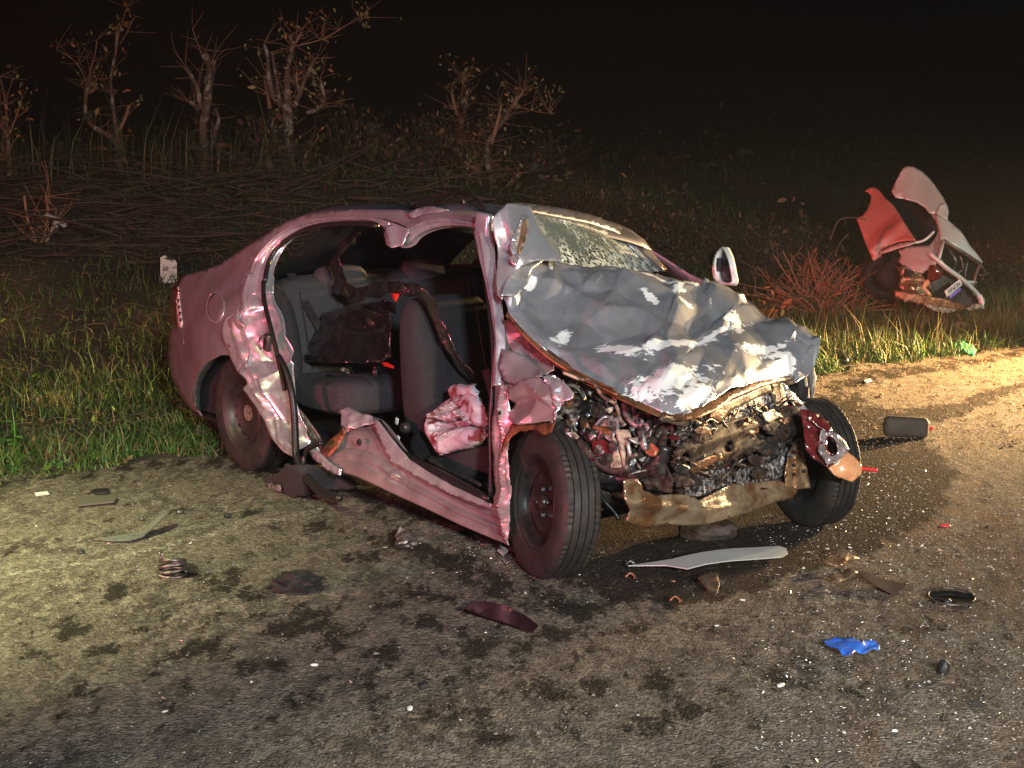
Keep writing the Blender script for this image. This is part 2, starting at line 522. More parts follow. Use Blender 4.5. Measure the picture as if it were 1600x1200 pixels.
# road: fine sheet near the camera
def stain_fields(X, Y):
    P = np.stack([X.ravel(), Y.ravel()], 1)
    # project to photo pixels
    zc = P[:, 1] * ct + CAM_H * st; yc = P[:, 1] * st - CAM_H * ct
    px = 800 + F_PX * P[:, 0] / zc; py = 600 - F_PX * yc / zc
    return P, np.stack([px, py], 1)
def gp(px, py): return ground(px, py)[:2]
BL = [(285, 890, 26, 10), (352, 905, 52, 15), (375, 922, 60, 14), (445, 862, 24, 8), (505, 822, 26, 7), (150, 1015, 34, 8), (135, 1078, 24, 14),
      (360, 1105, 24, 8), (112, 980, 40, 18), (185, 920, 26, 12), (535, 1165, 34, 12), (600, 1022, 34, 20), (556, 1056, 40, 22), (745, 1012, 55, 14), (470, 985, 60, 18),
      (855, 1080, 70, 16), (945, 1068, 50, 16), (1012, 1132, 44, 18), (1095, 1112, 40, 14), (1150, 1092, 30, 12), (1268, 1076, 34, 12), (1215, 1060, 24, 14),
      (525, 1008, 28, 10), (620, 850, 60, 10), (480, 962, 34, 14), (700, 985, 50, 12), (560, 870, 40, 9), (410, 970, 40, 12), (870, 990, 60, 10), (660, 930, 60, 16),
      (1570, 1000, 14, 8), (1450, 985, 40, 7), (210, 985, 26, 8), (300, 1020, 60, 14), (395, 1040, 60, 12), (150, 770, 18, 5), (690, 1120, 60, 16), (770, 1150, 40, 10),
      (1010, 1065, 60, 14), (380, 800, 40, 6), (290, 800, 30, 5), (1330, 1075, 30, 9), (250, 1060, 30, 10), (40, 1010, 30, 12)]
def smp(P, poly, soft):
    d = polydist(P, poly, True)
    return np.where(inpoly(P, poly), 1 - np.exp(-d / soft) * .5, .5 * np.exp(-d / soft))
rs = np.arange(-7.5, 13.01, .045); rd = np.arange(-8.2, -.001, .045); rd[-1] = 0
rd = np.append(rd, .12)
RS, RD = np.meshgrid(rs, rd)
rg = np.random.RandomState(5)
wob = .10 * np.interp(rs, np.linspace(-8, 14, 90), rg.normal(0, 1, 90))
RDw = RD + wob[None] * np.exp(RD / .35) * (RD > -1)
RX = E0[0] + RS * ED[0] + RDw * EN[0]; RY = E0[1] + RS * ED[1] + RDw * EN[1]
P2, PX = stain_fields(RX, RY)
stn_shade = np.zeros(len(P2)) + .14 + .20 * np.exp(-(((PX[:, 0] - 750) / 560) ** 2 + ((PX[:, 1] - 1020) / 150) ** 2))
for (bx, by, rx, ry) in BL:
    wx_ = 9 * np.sin(P2[:, 0] * 31 + bx) * np.cos(P2[:, 1] * 27 + by); wy_ = 4 * np.sin(P2[:, 1] * 41 + bx) * np.cos(P2[:, 0] * 23)
    q = ((PX[:, 0] + wx_ - bx) / rx) ** 2 + ((PX[:, 1] + wy_ - by) / ry) ** 2
    stn_shade = np.maximum(stn_shade, .66 * np.exp(-q * .45))
wet_shade = [(905, 930), (960, 935), (1080, 945), (1200, 915), (1290, 880), (1400, 850), (1480, 800), (1500, 740), (1445, 690), (1400, 650), (1340, 615), (1250, 620), (1000, 700), (850, 800)]
stn_shade = np.maximum(stn_shade, .95 * smp(PX, wet_shade, 14))  # wet stain with the car's shadow painted into the same dark patch
stn_shade = np.maximum(stn_shade, .95 * smp(PX, [(1330, 640), (1400, 640), (1480, 632), (1540, 612), (1600, 596), (1660, 580), (1660, 590), (1600, 608), (1545, 628), (1500, 652), (1420, 670), (1340, 670)], 5))  # thin dark streak running right from the car
stn_shade = np.maximum(stn_shade, .8 * smp(PX, [(1280, 600), (1380, 575), (1500, 562), (1600, 548), (1600, 556), (1500, 575), (1400, 592), (1300, 612)], 4))
und_shade = [(300, 730), (500, 760), (790, 860), (880, 915), (1240, 830), (1100, 700), (800, 640), (500, 640)]
stn_shade = np.maximum(stn_shade, .75 * smp(PX, und_shade, 8))  # shade beneath the car painted into the road colour
stn_shade = np.maximum(stn_shade, .8 * smp(PX, [(560, 790), (700, 850), (780, 890), (880, 930), (1000, 950), (900, 975), (760, 930), (640, 870)], 16))  # soft shadow band along the sill and front wheel, painted dark
stn_shade = np.maximum(stn_shade, .5 * np.exp(-np.maximum(0, -RD.ravel()) / .12))
lin = polydist(P2, [gp(-300, 978), gp(0, 900), gp(180, 872), gp(380, 822), gp(560, 783)])
line = np.clip(1.15 - lin / .06, 0, 1) * .42
# where the earth has been carried onto the asphalt
dirt = .75 * sstep(1.5, 5, P2[:, 0]) * sstep(7.5, 9.5, P2[:, 1]) + .5 * sstep(.3, 2.0, P2[:, 0]) * (1 - sstep(6, 9, P2[:, 1]))
RZ = .004 * np.sin(RX * 3.1 + RY * 1.7) * np.cos(RY * 2.3) + rg.normal(0, .0009, RX.shape)
def road_mat():
    m = bpy.data.materials.new('worn_asphalt'); m.use_nodes = True
    t = m.node_tree; N, L = t.nodes, t.links; b = N['Principled BSDF']
    tc = N.new('ShaderNodeTexCoord'); co = tc.outputs['Object']
    def noise(s, d=6, r=.6, sc=None):
        n = N.new('ShaderNodeTexNoise'); n.inputs['Scale'].default_value = s; n.inputs['Detail'].default_value = d; n.inputs['Roughness'].default_value = r
        if sc:
            mp = N.new('ShaderNodeMapping'); mp.inputs['Scale'].default_value = sc; mp.inputs['Rotation'].default_value = (0, 0, R_(-35))
            L.new(co, mp.inputs[0]); L.new(mp.outputs[0], n.inputs['Vector'])
        else: L.new(co, n.inputs['Vector'])
        return n.outputs[0]
    def rng(x, a, b_, c=0, d=1):
        r = N.new('ShaderNodeMapRange'); L.new(x, r.inputs[0])
        for i, v in zip((1, 2, 3, 4), (a, b_, c, d)): r.inputs[i].default_value = v
        return r.outputs[0]
    def mixc(f, a, b_):
        x = N.new('ShaderNodeMix'); x.data_type = 'RGBA'
        if isinstance(f, float): x.inputs['Factor'].default_value = f
        else: L.new(f, x.inputs['Factor'])
        for k, v in (('A', a), ('B', b_)):
            if isinstance(v, tuple): x.inputs[k].default_value = (*v, 1)
            else: L.new(v, x.inputs[k])
        return x.outputs['Result']
    def math_(op, a, b_):
        x = N.new('ShaderNodeMath'); x.operation = op
        for i, v in enumerate((a, b_)):
            if isinstance(v, (int, float)): x.inputs[i].default_value = v
            else: L.new(v, x.inputs[i])
        return x.outputs[0]
    def at(n):
        a = N.new('ShaderNodeAttribute'); a.attribute_name = n; return a.outputs['Fac']
    fine = noise(150, 3, .7); mid = noise(38, 5, .65); large = noise(1.3, 5, .6)
    vor = N.new('ShaderNodeTexVoronoi'); vor.inputs['Scale'].default_value = 95; L.new(co, vor.inputs['Vector'])
    c = mixc(rng(mid, .38, .62), (.085, .076, .066), (.20, .18, .155))
    c = mixc(rng(noise(7, 8, .75, (1, .45, 1)), .45, .58, 0, .80), c, (.040, .034, .030))
    c = mixc(rng(noise(19, 5, .7, (1, .6, 1)), .52, .60, 0, .6), c, (.30, .265, .22))
    c = mixc(rng(large, .35, .65, 0, .6), c, mixc(rng(mid, .4, .6), (.10, .086, .072), (.175, .155, .13)))
    c = mixc(rng(vor.outputs['Distance'], .0, .35, .0, .55), (.035, .031, .028), c) if False else c
    vr = N.new('ShaderNodeValToRGB'); L.new(vor.outputs['Color'], vr.inputs[0])
    vr.color_ramp.elements[0].color = (.72, .70, .68, 1); vr.color_ramp.elements[1].color = (1.2, 1.17, 1.1, 1)
    mm = N.new('ShaderNodeMix'); mm.data_type = 'RGBA'; mm.blend_type = 'MULTIPLY'; mm.inputs['Factor'].default_value = 1
    L.new(c, mm.inputs['A']); L.new(vr.outputs[0], mm.inputs['B']); c = mm.outputs['Result']
    # brown earth
    dn = math_('ADD', at('dirt'), rng(noise(5, 6, .65, (1, .35, 1)), .3, .7, -.35, .35))
    c = mixc(rng(dn, .3, .75, 0, .8), c, mixc(rng(noise(16, 6, .7, (1, .4, 1)), .42, .6), (.17, .105, .055), (.07, .042, .024)))
    # paint
    ln = math_('ADD', at('line'), rng(noise(30, 5), .3, .7, -.3, .3))
    c = mixc(rng(ln, .3, .6, 0, .7), c, (.42, .39, .33))
    # stains and painted shade: own ragged edges
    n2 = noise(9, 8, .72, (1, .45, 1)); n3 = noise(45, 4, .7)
    sn = math_('ADD', math_('ADD', at('stain_shade'), rng(n2, .3, .7, -.6, .6)), rng(n3, .25, .75, -.22, .22))
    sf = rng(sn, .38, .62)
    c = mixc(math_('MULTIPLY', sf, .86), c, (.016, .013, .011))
    gl = rng(noise(2.2, 5, .6, (1, .4, 1)), .48, .70)
    sf2 = math_('MAXIMUM', sf, math_('MULTIPLY', gl, .35))
    L.new(c, b.inputs['Base Color'])
    L.new(rng(sf2, 0, 1, .95, .85), b.inputs['Roughness'])
    L.new(rng(sf2, 0, 1, .12, .05), b.inputs['Specular IOR Level'])
    h = math_('ADD', math_('MULTIPLY', vor.outputs['Distance'], -1.1), math_('ADD', math_('MULTIPLY', mid, 1.6), math_('MULTIPLY', fine, .5)))
    u = N.new('ShaderNodeBump'); u.inputs['Strength'].default_value = 1; u.inputs['Distance'].default_value = .0065
    L.new(h, u.inputs['Height']); L.new(u.outputs[0], b.inputs['Normal'])
    return m
MROAD = road_mat()
g = mesh('road', np.stack([RX.ravel(), RY.ravel(), RZ.ravel()], 1), gridfaces(*RX.shape), MROAD, attrs=dict(stain_shade=stn_shade, line=line, dirt=dirt))
struct(g)
# the rest of the road, seen only from elsewhere
def road_piece(s0, s1, d0, d1, z=-.012):
    c = [(s0, d0), (s1, d0), (s1, d1), (s0, d1)]
    V = [(E0[0] + s * ED[0] + d * EN[0], E0[1] + s * ED[1] + d * EN[1], z) for s, d in c]
    struct(mesh('road', V, [(0, 1, 2, 3)], MROAD))
road_piece(-400, -7.5, -8.2, 0); road_piece(13, 400, -8.2, 0)
road_piece(-400, 400, -11, -8.2)

for pts, wd in [([(330, 918), (360, 920), (400, 930), (440, 942), (482, 957), (540, 975), (600, 998)], .0035), ([(1040, 1128), (1120, 1150), (1210, 1172), (1330, 1180)], .005), ([(540, 905), (610, 922), (700, 935)], .004)]:
    P = np.array([ground(x, y) for x, y in pts]); P[:, 2] = .009
    Q = np.array(resample([tuple(p) for p in P], .05, False, True, .003))
    d = np.gradient(Q, axis=0); nn = np.stack([-d[:, 1], d[:, 0], 0 * d[:, 0]], 1); nn /= np.linalg.norm(nn, axis=1)[:, None]
    ww_ = wd * (.4 + np.abs(np.sin(np.arange(len(Q)) * 1.7)))[:, None] / 2
    V = np.concatenate([Q - nn * ww_, Q + nn * ww_]); n_ = len(Q)
    struct(mesh('road_scratch', V, [(i, i + 1, n_ + i + 1, n_ + i) for i in range(n_ - 1)], MT['scratch'], None, False))
# ================================================================== the silver wreck
car = thing('wrecked_sedan', 'silver sedan with a crushed front and both side doors cut away', 'car', tuple(RO), CAR_ANG)

S_SIDE = Surf([(300, 642, 'y', .13), (263, 560, 'y', .26), (268, 480, 'y', .25), (284, 434, 'y', .27), (345, 414, 'y', .25), (320, 570, 'y', .02),
               (330, 480, 'y', .04), (352, 555, 'y', 0), (300, 520, 'y', .07), (395, 440, 'y', .1), (400, 380, 'y', .2), (440, 353, 'y', .26), (500, 333, 'y', .27),
               (620, 330, 'y', .27), (765, 338, 'y', .27), (620, 385, 'y', .2), (430, 385, 'y', .2), (425, 500, 'y', .03), (445, 600, 'y', 0), (450, 700, 'y', -.02),
               (400, 600, 'y', -.01), (370, 540, 'y', 0), (560, 730, 'y', 0), (790, 850, 'y', 0), (700, 765, 'y', .04), (545, 645, 'y', .06), (745, 365, 'y', .2),
               (770, 500, 'y', .08), (775, 620, 'y', .03), (790, 760, 'y', 0)])
blk = [(443, 592), (437, 562), (427, 522), (418, 488), (412, 458), (413, 430), (419, 408), (434, 384), (463, 362), (502, 350), (545, 347), (576, 347), (592, 351), (600, 364), (602, 383)]
stub = [(602, 383), (612, 388), (624, 388), (635, 383)]
fr = [(635, 383), (645, 371), (665, 361), (691, 356), (719, 356), (743, 361)]

# quarter panel, C-pillar and roof rail in one outer skin
skin = [(316, 650), (300, 641), (289, 628), (276, 607), (267, 585), (262, 560), (263, 537), (266, 515), (275, 512), (274, 480), (274, 452), (278, 442), (285, 432), (298, 427),
        (318, 422), (343, 413), (356, 405), (390, 382), (427, 357), (448, 346), (468, 339), (502, 332), (560, 327), (626, 328), (641, 333), (652, 331), (691, 327), (729, 327), (753, 332), (768, 340),
        (768, 350), (745, 348), (719, 343), (691, 341), (668, 345), (650, 352), (638, 356), (622, 349), (600, 342), (560, 339), (520, 340), (490, 343), (462, 351), (438, 364), (418, 381), (400, 404),
        (391, 428), (383, 446), (379, 466), (376, 488), (369, 492), (357, 500), (354, 520), (356, 540), (362, 555), (347, 555), (327, 565), (313, 585), (305, 610), (305, 630)]
def d_skin(P, V):
    q = .012 * sstep(60, 0, segdist(P, (330, 565), (362, 540))) * lumps(V, 4, .25)
    q = q - .020 * np.exp(-(((P[:, 0] - 640) / 14) ** 2 + ((P[:, 1] - 340) / 9) ** 2))
    # rolled arch lip
    q = q + .012 * np.exp(-(polydist(P, [(305, 630), (305, 610), (313, 585), (327, 565), (347, 555)]) / 7) ** 2)
    return q + .003 * lumps(V, 9, .7)
patch('rear_quarter_panel', skin, S_SIDE, MT['silver'], car, 6, disp=d_skin, nrm=(0, -1, 0), angle=50, solid=.004)

# door frame flange following the openings (stepped, catches the light)
fo1 = [(380, 462), (391, 428), (400, 404), (418, 381), (438, 364), (462, 351), (490, 343), (520, 340), (560, 339), (590, 341), (612, 346)]
fi1 = [(412, 458), (412, 432), (419, 408), (434, 384), (463, 362), (502, 350), (545, 346), (576, 347), (592, 352), (600, 366), (603, 384)]
fo2 = [(612, 346), (628, 352), (640, 356), (652, 351), (668, 345), (691, 341), (719, 343), (746, 348)]
fi2 = [(612, 388), (624, 388), (634, 383), (645, 371), (665, 361), (691, 356), (719, 356), (744, 361)]
def d_fl(u, v, V, P):
    h = .010 - .012 * sstep(.12, .2, v) + .010 * np.exp(-((v - .3) / .06) ** 2) - .016 * sstep(.42, .5, v) + .008 * np.exp(-((v - .62) / .05) ** 2) - .035 * sstep(.72, 1, v)
    return h
strip('roof_rail_flange', fo1, fi1, S_SIDE, MT['jamb'], car, 110, 26, d_fl)
strip('roof_rail_flange', fo2, fi2, S_SIDE, MT['jamb'], car, 80, 26, d_fl)
# spot-welded seam lines on the stub
patch('centre_pillar_stub', [(604, 352), (622, 352), (640, 360), (634, 372), (630, 383), (616, 387), (604, 383), (600, 366)], S_SIDE, MT['jamb'], car, 4, push=.012,
      disp=lambda P, V: .014 * np.exp(-((P[:, 0] - 612 - (P[:, 1] - 370) * .2) / 5) ** 2), nrm=(0, -1, 0), solid=.003)

# crumpled rear door jamb
jl = [(391, 428), (383, 446), (379, 466), (376, 488), (366, 492), (357, 499), (354, 520), (356, 540), (366, 562), (375, 575), (388, 592), (392, 606), (403, 626), (411, 642), (426, 678), (440, 698), (457, 712), (466, 713)]
jr = [(470, 690), (463, 668), (458, 640), (452, 618), (446, 600), (440, 578), (434, 545), (424, 512), (416, 486), (410, 458), (411, 430), (404, 426)]
JF1 = rfac([(340, 420), (480, 720)], 26, .020, 21); JF2 = rfac([(340, 420), (480, 720)], 10, .0022, 22)
def d_jamb(u, v, V, P):
    a = sstep(440, 530, P[:, 1])
    ridge = .014 * np.exp(-((v - .26) / .05) ** 2) + .012 * np.exp(-((v - .42) / .05) ** 2)
    return .012 + a * (JF1(P, 1) + JF2(P, .5)) + ridge - .075 * sstep(.22, 1, v)
strip('rear_door_jamb', jl, jr[::-1], S_SIDE, MT['jamb'], car, 120, 26, d_jamb, nrm=(0, -1, .1), angle=28)
# pink torn flap in front of the wheel
patch('torn_panel_flap', [(377, 490), (366, 491), (357, 499), (354, 520), (358, 541), (370, 562), (384, 583), (391, 570), (386, 540), (381, 512)], S_SIDE, MT['redpanel'], car, 4, push=.02,
      disp=lambda P, V, F=rfac([(350, 485), (395, 590)], 14, .014, 31): F(P, .5), nrm=(-.3, -1, 0), angle=22, solid=.002, jit=.5)
# door striker
st_ = thing('x', 'x', 'x'); bpy.data.objects.remove(st_)
c0 = S_SIDE((418, 535), .02)[0]
o = rbox('door_striker', c0, (.05, .03, .09), MT['steel'], car, (0, .2, 0), .012)
tube('latch_loop', [(-.015, -.02, .03), (0, -.045, .02), (.005, -.05, -.01), (-.01, -.03, -.035)], .006, MT['alu'], o)

# tail lamp
S_TL = Surf([(266, 480, 'y', .32), (275, 452, 'y', .26), (275, 510, 'y', .26), (283, 480, 'y', .2), (268, 455, 'y', .34)])
tl = patch('tail_lamp', [(266, 456), (275, 447), (279, 455), (279, 480), (281, 500), (281, 512), (271, 513), (266, 505), (264, 480)], S_TL, MT['redlens'], car, 4, push=.012, solid=.02)
br = patch('lamp_bracket', [(275, 450), (279, 448), (281, 470), (285, 505), (284, 512), (278, 510), (276, 480)], S_SIDE, MT['white'], car, 3, push=.035, solid=.004)
for i in range(4):
    q = S_SIDE((279.5 + i * 1.2, 470 + i * 10), .045)[0]
    rbox('slot', q, (.02, .01, .018), MT['void'], car, (0, 0, 0), 0)
# seam of the bumper, fuel flap ring
tube('bumper_seam', [S_SIDE(p, .003)[0] for p in [(283, 512), (286, 520), (288, 538)]], .004, MT['jamb'], car, 6)
fc = [(337 + 13.5 * math.cos(t) + 1.5 * math.sin(t), 480 + 23 * math.sin(t) - 3 * math.cos(t)) for t in np.linspace(0, 2 * math.pi, 25)]
tube('fuel_flap_ring', [S_SIDE(p, .004)[0] for p in fc], .0045, MT['jamb'], car, 6, sub=2)
patch('fuel_flap', fc[:-1], S_SIDE, MT['silver'], car, 5, push=.006, solid=.003)

# wheel house liner
S_IN = Surf([(310, 600, 'y', .10), (380, 560, 'y', .10), (330, 640, 'y', .12), (440, 640, 'y', .1), (400, 700, 'y', .12)])
patch('wheel_arch_liner', [(303, 632), (303, 608), (312, 582), (328, 562), (350, 552), (380, 560), (420, 660), (440, 700), (380, 720), (325, 660)], S_IN, MT['black'], car, 10, push=-.3, solid=.004)
patch('inner_arch_lip', [(304, 634), (303, 608), (311, 583), (326, 563), (345, 553), (352, 556), (338, 566), (324, 582), (317, 604), (316, 628), (320, 652)],
      Surf([(304, 634, 'y', .03), (303, 608, 'y', .03), (330, 560, 'y', .03), (318, 604, 'y', .2), (345, 560, 'y', .2), (320, 652, 'y', .2)]), mat('arch_liner_grey', (.12, .13, .12), .7, 0, (.06, .065, .06), 20), car, 5, solid=.003)

# sill with its long steps
sb = [(560, 745), (795, 852)]
sill_lo = [(490, 712), (500, 720), (512, 728), (534, 738), (560, 746), (620, 774), (680, 801), (740, 829), (796, 852)]
sill_up = [(505, 692), (524, 676), (534, 654), (552, 648), (578, 652), (596, 668), (625, 708), (640, 722), (675, 744), (700, 760), (740, 779), (768, 792), (780, 800)]
def d_sill(u, v, V, P):
    h = -.012 * sstep(.18, .24, v) + .010 * np.exp(-((v - .32) / .03) ** 2) - .022 * sstep(.40, .46, v) + .010 * np.exp(-((v - .66) / .04) ** 2) - .030 * sstep(.72, .84, v) + .014 * np.exp(-((v - .97) / .05) ** 2)
    h = h + .05 * np.exp(-(((P[:, 0] - 612) / 20) ** 2 + ((P[:, 1] - 735) / 14) ** 2)) * (crumple(V, 3, .07, 4) - .4)
    h = h + .035 * sstep(580, 500, P[:, 0]) * (crumple(V, 13, .16, 4) - .5) + .03 * sstep(740, 790, P[:, 0]) * (crumple(V, 17, .09, 4) - .5) + .006 * lumps(V, 44, .5)
    return h
strip('sill', sill_lo, sill_up, S_SIDE, MT['redpanel'], car, 150, 34, d_sill, nrm=(0, -1, .25), angle=40, solid=.004)
patch('sill_inner_step', [(583, 655), (592, 658), (610, 682), (640, 718), (690, 750), (768, 788), (766, 795), (738, 785), (690, 766), (640, 738), (612, 722), (600, 700), (588, 672)], S_SIDE, MT['jamb'], car, 4, push=.014,
      disp=lambda P, V: .012 * (crumple(V, 41, .08, 4) - .5), nrm=(0, -.6, 1), angle=24, solid=.002)
q = S_SIDE((561, 691), .03)[0]
lathe('grommet', [(0, -.006), (.012, -.006), (.016, 0), (.016, .004)], MT['void'], car, 16).location = q
# torn base of the centre pillar
S_BP = Surf([(540, 640, 'y', .09), (580, 655, 'y', .09), (535, 670, 'y', .05), (560, 700, 'y', .03)])
patch('torn_pillar_base', [(534, 640), (545, 636), (555, 642), (580, 650), (583, 662), (560, 668), (535, 672), (531, 656)], S_BP, MT['jamb'], car, 4, push=.03,
      disp=lambda P, V: .04 * (crumple(V, 8, .05, 5) - .5), nrm=(0, -1, .2), angle=20, solid=.003, jit=.7)
patch('torn_lining', [(500, 706), (512, 690), (530, 676), (536, 664), (540, 676), (528, 700), (512, 716)], S_BP, MT['copper'], car, 5, push=.03,
      disp=lambda P, V: .04 * (crumple(V, 18, .05, 5) - .5), angle=20, solid=.003)
patch('torn_sill_end', [(484, 704), (494, 696), (502, 706), (514, 722), (534, 734), (532, 744), (518, 738), (500, 726), (488, 716)], S_SIDE, MT['jamb'], car, 4, push=.03,
      disp=lambda P, V: .05 * (crumple(V, 28, .05, 5) - .5), angle=20, solid=.003, jit=.6)
patch('floor_edge', [(466, 636), (478, 650), (496, 676), (506, 690), (500, 704), (484, 700), (470, 694), (464, 670)], Surf([(470, 660, 'y', .06), (500, 690, 'y', .1), (470, 700, 'y', .06)]), MT['tan'], car, 5,
      disp=lambda P, V: .03 * (crumple(V, 38, .05, 4) - .5), angle=20, solid=.003)

# front pillar
S_AP = Surf([(745, 345, 'y', .2), (768, 345, 'y', .2), (760, 420, 'y', .14), (778, 500, 'y', .08), (772, 600, 'y', .02), (795, 620, 'y', .01), (775, 780, 'y', -.01), (796, 840, 'y', -.01)])
strip('windscreen_pillar', [(743, 361), (751, 398), (761, 430), (769, 480), (774, 530), (774, 560), (775, 602)], [(766, 361), (771, 400), (777, 447), (782, 490), (785, 515), (786, 545), (788, 602)], S_AP, MT['jamb'], car, 70, 14,
      lambda u, v, V, P: .010 + .03 * (crumple(V, 51, .2, 4) - .5) + .010 * np.exp(-((v - .55) / .12) ** 2) - .02 * sstep(.7, 1, v), angle=30, push=.01)
hp = [(771, 600), (785, 590), (796, 608), (796, 640), (802, 655), (800, 680), (792, 705), (797, 730), (799, 760), (796, 800), (794, 838), (790, 846), (782, 815), (776, 795), (770, 780), (773, 740), (771, 700), (770, 650)]
patch('hinge_pillar', hp, S_AP, MT['redpanel'], car, 3.6, disp=lambda P, V: .045 * (crumple(V, 61, .08, 5) - .5) + .014 * np.exp(-((P[:, 0] - 786) / 3) ** 2), nrm=(0, -1, 0), angle=22, solid=.003, push=.02, jit=.4)
for p in [(790, 598), (781, 645)]:
    lathe('bolt_hole', [(0, -.004), (.008, -.004), (.009, 0)], MT['void'], car, 12).location = S_AP(p, .055)[0]
rbox('pillar_cap', S_AP((756, 354), .02)[0], (.09, .035, .115), MT['jamb'], car, (0, .12, 0), .012, 2)
# rubber door seals
tube('door_seal', [S_SIDE(p, -.02)[0] for p in [(749, 372), (756, 410), (763, 460), (769, 510), (772, 560), (770, 610), (767, 660), (768, 720), (767, 776)]], .013, MT['seal'], car, 8)
tube('door_seal', [S_SIDE(p, -.01)[0] for p in [(412, 440), (413, 470), (421, 505), (430, 540), (438, 575), (446, 610)]], .012, MT['seal'], car, 8)
tube('door_seal', [S_SIDE(p, -.03)[0] for p in [(414, 440), (420, 410), (436, 385), (466, 364), (502, 352), (560, 349), (590, 353)]], .012, MT['seal'], car, 8)
tube('door_seal', [S_SIDE(p, -.03)[0] for p in [(592, 660), (610, 686), (640, 715), (700, 745), (765, 780)]], .016, MT['seal'], car, 8)
# seal torn loose and hanging to the road
hs = Surf([(440, 560, 'y', -.03), (460, 660, 'y', -.05), (475, 740, 'y', -.1), (530, 778, 'y', -.12)])
hang = [hs(p)[0] for p in [(436, 556), (447, 580), (455, 610), (460, 650), (462, 700), (464, 715), (474, 738), (490, 758), (508, 772), (532, 779)]]
for q in hang: q[2] = max(q[2], .022)
tube('hanging_seal', hang, [.012, .016, .018, .018, .018, .018, .02, .021, .02, .014], MT['seal'], car, 10)
tube('hanging_seal', [hs(p, -.02)[0] for p in [(503, 692), (488, 698), (478, 706), (474, 722), (482, 738)]], .012, MT['seal'], car, 8)

# roof
rail = [S_SIDE(p)[0] for p in [(448, 347), (470, 339), (502, 333), (560, 328), (626, 329), (652, 332), (691, 328), (729, 328), (753, 333), (768, 341)]]
rail = [r + np.array([0, 0, -.004]) for r in rail]
V = []; nu = len(rail); nv = 17
far = [np.array([r[0] - .15 * i / (nu - 1) * 1.2, 1.36, r[2] - .05 - .15 * (i / (nu - 1)) ** 2]) for i, r in enumerate(rail)]
for i in range(nu):
    for j in range(nv):
        v = j / (nv - 1)
        p = rail[i] * (1 - v) + far[i] * v
        cam_ = .042 * (1 - (2 * v - 1) ** 4) * (.55 if i > nu - 3 else 1)
        p[2] += cam_ + .02 * math.sin(i * 1.3) * math.exp(-((v - .12) / .1) ** 2)
        V.append(p)
V = np.array(V)
mesh('roof', V, gridfaces(nu, nv), MT['roof'], car, True, 40, solid=.006)
tube('bent_roof_strip', [V[5 * nv + 1] + [0, 0, .0], V[5 * nv + 2] + [-.25, 0, .0], V[6 * nv + 2] + [-.1, 0, .035], V[7 * nv + 1] + [-.05, 0, .05], V[8 * nv + 0] + [0, 0, .035], V[9 * nv] + [.0, -.02, -.0]], .008, MT['wire'], car, 6)
tube('bent_roof_strip', [V[4 * nv + 1] + [0, 0, .02], V[5 * nv + 1] + [.1, 0, .035], V[6 * nv + 1] + [.05, 0, .03], V[7 * nv + 1] + [-.1, 0, .005]], .006, MT['wire'], car, 6)
patch('peeled_roof_edge', [(636, 334), (652, 326), (668, 322), (686, 324), (702, 328), (690, 331), (660, 335), (645, 341)], S_SIDE, MT['jamb'], car, 4, push=.02, disp=lambda P, V: .03 * (crumple(V, 71, .07, 4) - .4), angle=22, solid=.002)

# windscreen, crazed
def crazed():
    m = mat('crazed_glass', (.10, .13, .125), .22, 0, (.03, .04, .04), 3, (.4, .6), spec=.6)
    t = m.node_tree; N, L = t.nodes, t.links; b = N['Principled BSDF']
    tc = N.new('ShaderNodeTexCoord')
    v = N.new('ShaderNodeTexVoronoi'); v.feature = 'DISTANCE_TO_EDGE'; v.inputs['Scale'].default_value = 52; v.inputs['Randomness'].default_value = 1
    L.new(tc.outputs['Object'], v.inputs['Vector'])
    v2 = N.new('ShaderNodeTexVoronoi'); v2.inputs['Scale'].default_value = 52
    L.new(tc.outputs['Object'], v2.inputs['Vector'])
    n = N.new('ShaderNodeTexNoise'); n.inputs['Scale'].default_value = 6; n.inputs['Detail'].default_value = 6; L.new(tc.outputs['Object'], n.inputs['Vector'])
    r = N.new('ShaderNodeMapRange'); r.inputs[1].default_value = .0; r.inputs[2].default_value = .12; r.inputs[3].default_value = 1; r.inputs[4].default_value = 0
    L.new(v.outputs['Distance'], r.inputs[0])
    q = N.new('ShaderNodeMapRange'); q.inputs[1].default_value = .35; q.inputs[2].default_value = .6; L.new(n.outputs[0], q.inputs[0])
    k = N.new('ShaderNodeMath'); k.operation = 'MULTIPLY'; L.new(r.outputs[0], k.inputs[0]); L.new(q.outputs[0], k.inputs[1])
    s = N.new('ShaderNodeSeparateColor'); L.new(v2.outputs['Color'], s.inputs[0])
    g2 = N.new('ShaderNodeMath'); g2.operation = 'GREATER_THAN'; g2.inputs[1].default_value = .62; L.new(s.outputs[0], g2.inputs[0])
    k2 = N.new('ShaderNodeMath'); k2.operation = 'MULTIPLY'; L.new(g2.outputs[0], k2.inputs[0]); L.new(q.outputs[0], k2.inputs[1])
    k3 = N.new('ShaderNodeMath'); k3.operation = 'MAXIMUM'; L.new(k.outputs[0], k3.inputs[0]); L.new(k2.outputs[0], k3.inputs[1])
    x = N.new('ShaderNodeMix'); x.data_type = 'RGBA'; old = b.inputs['Base Color'].links[0].from_socket
    L.new(k3.outputs[0], x.inputs['Factor']); L.new(old, x.inputs['A']); x.inputs['B'].default_value = (.55, .62, .58, 1)
    L.new(x.outputs['Result'], b.inputs['Base Color'])
    u = N.new('ShaderNodeBump'); u.inputs['Distance'].default_value = .004; L.new(v2.outputs['Color'], u.inputs['Height']); L.new(u.outputs[0], b.inputs['Normal'])
    return m
MT['glass_crazed'] = crazed()
MT['glass'] = mat('dark_window_glass', (.01, .012, .012), .06, 0, spec=.5)
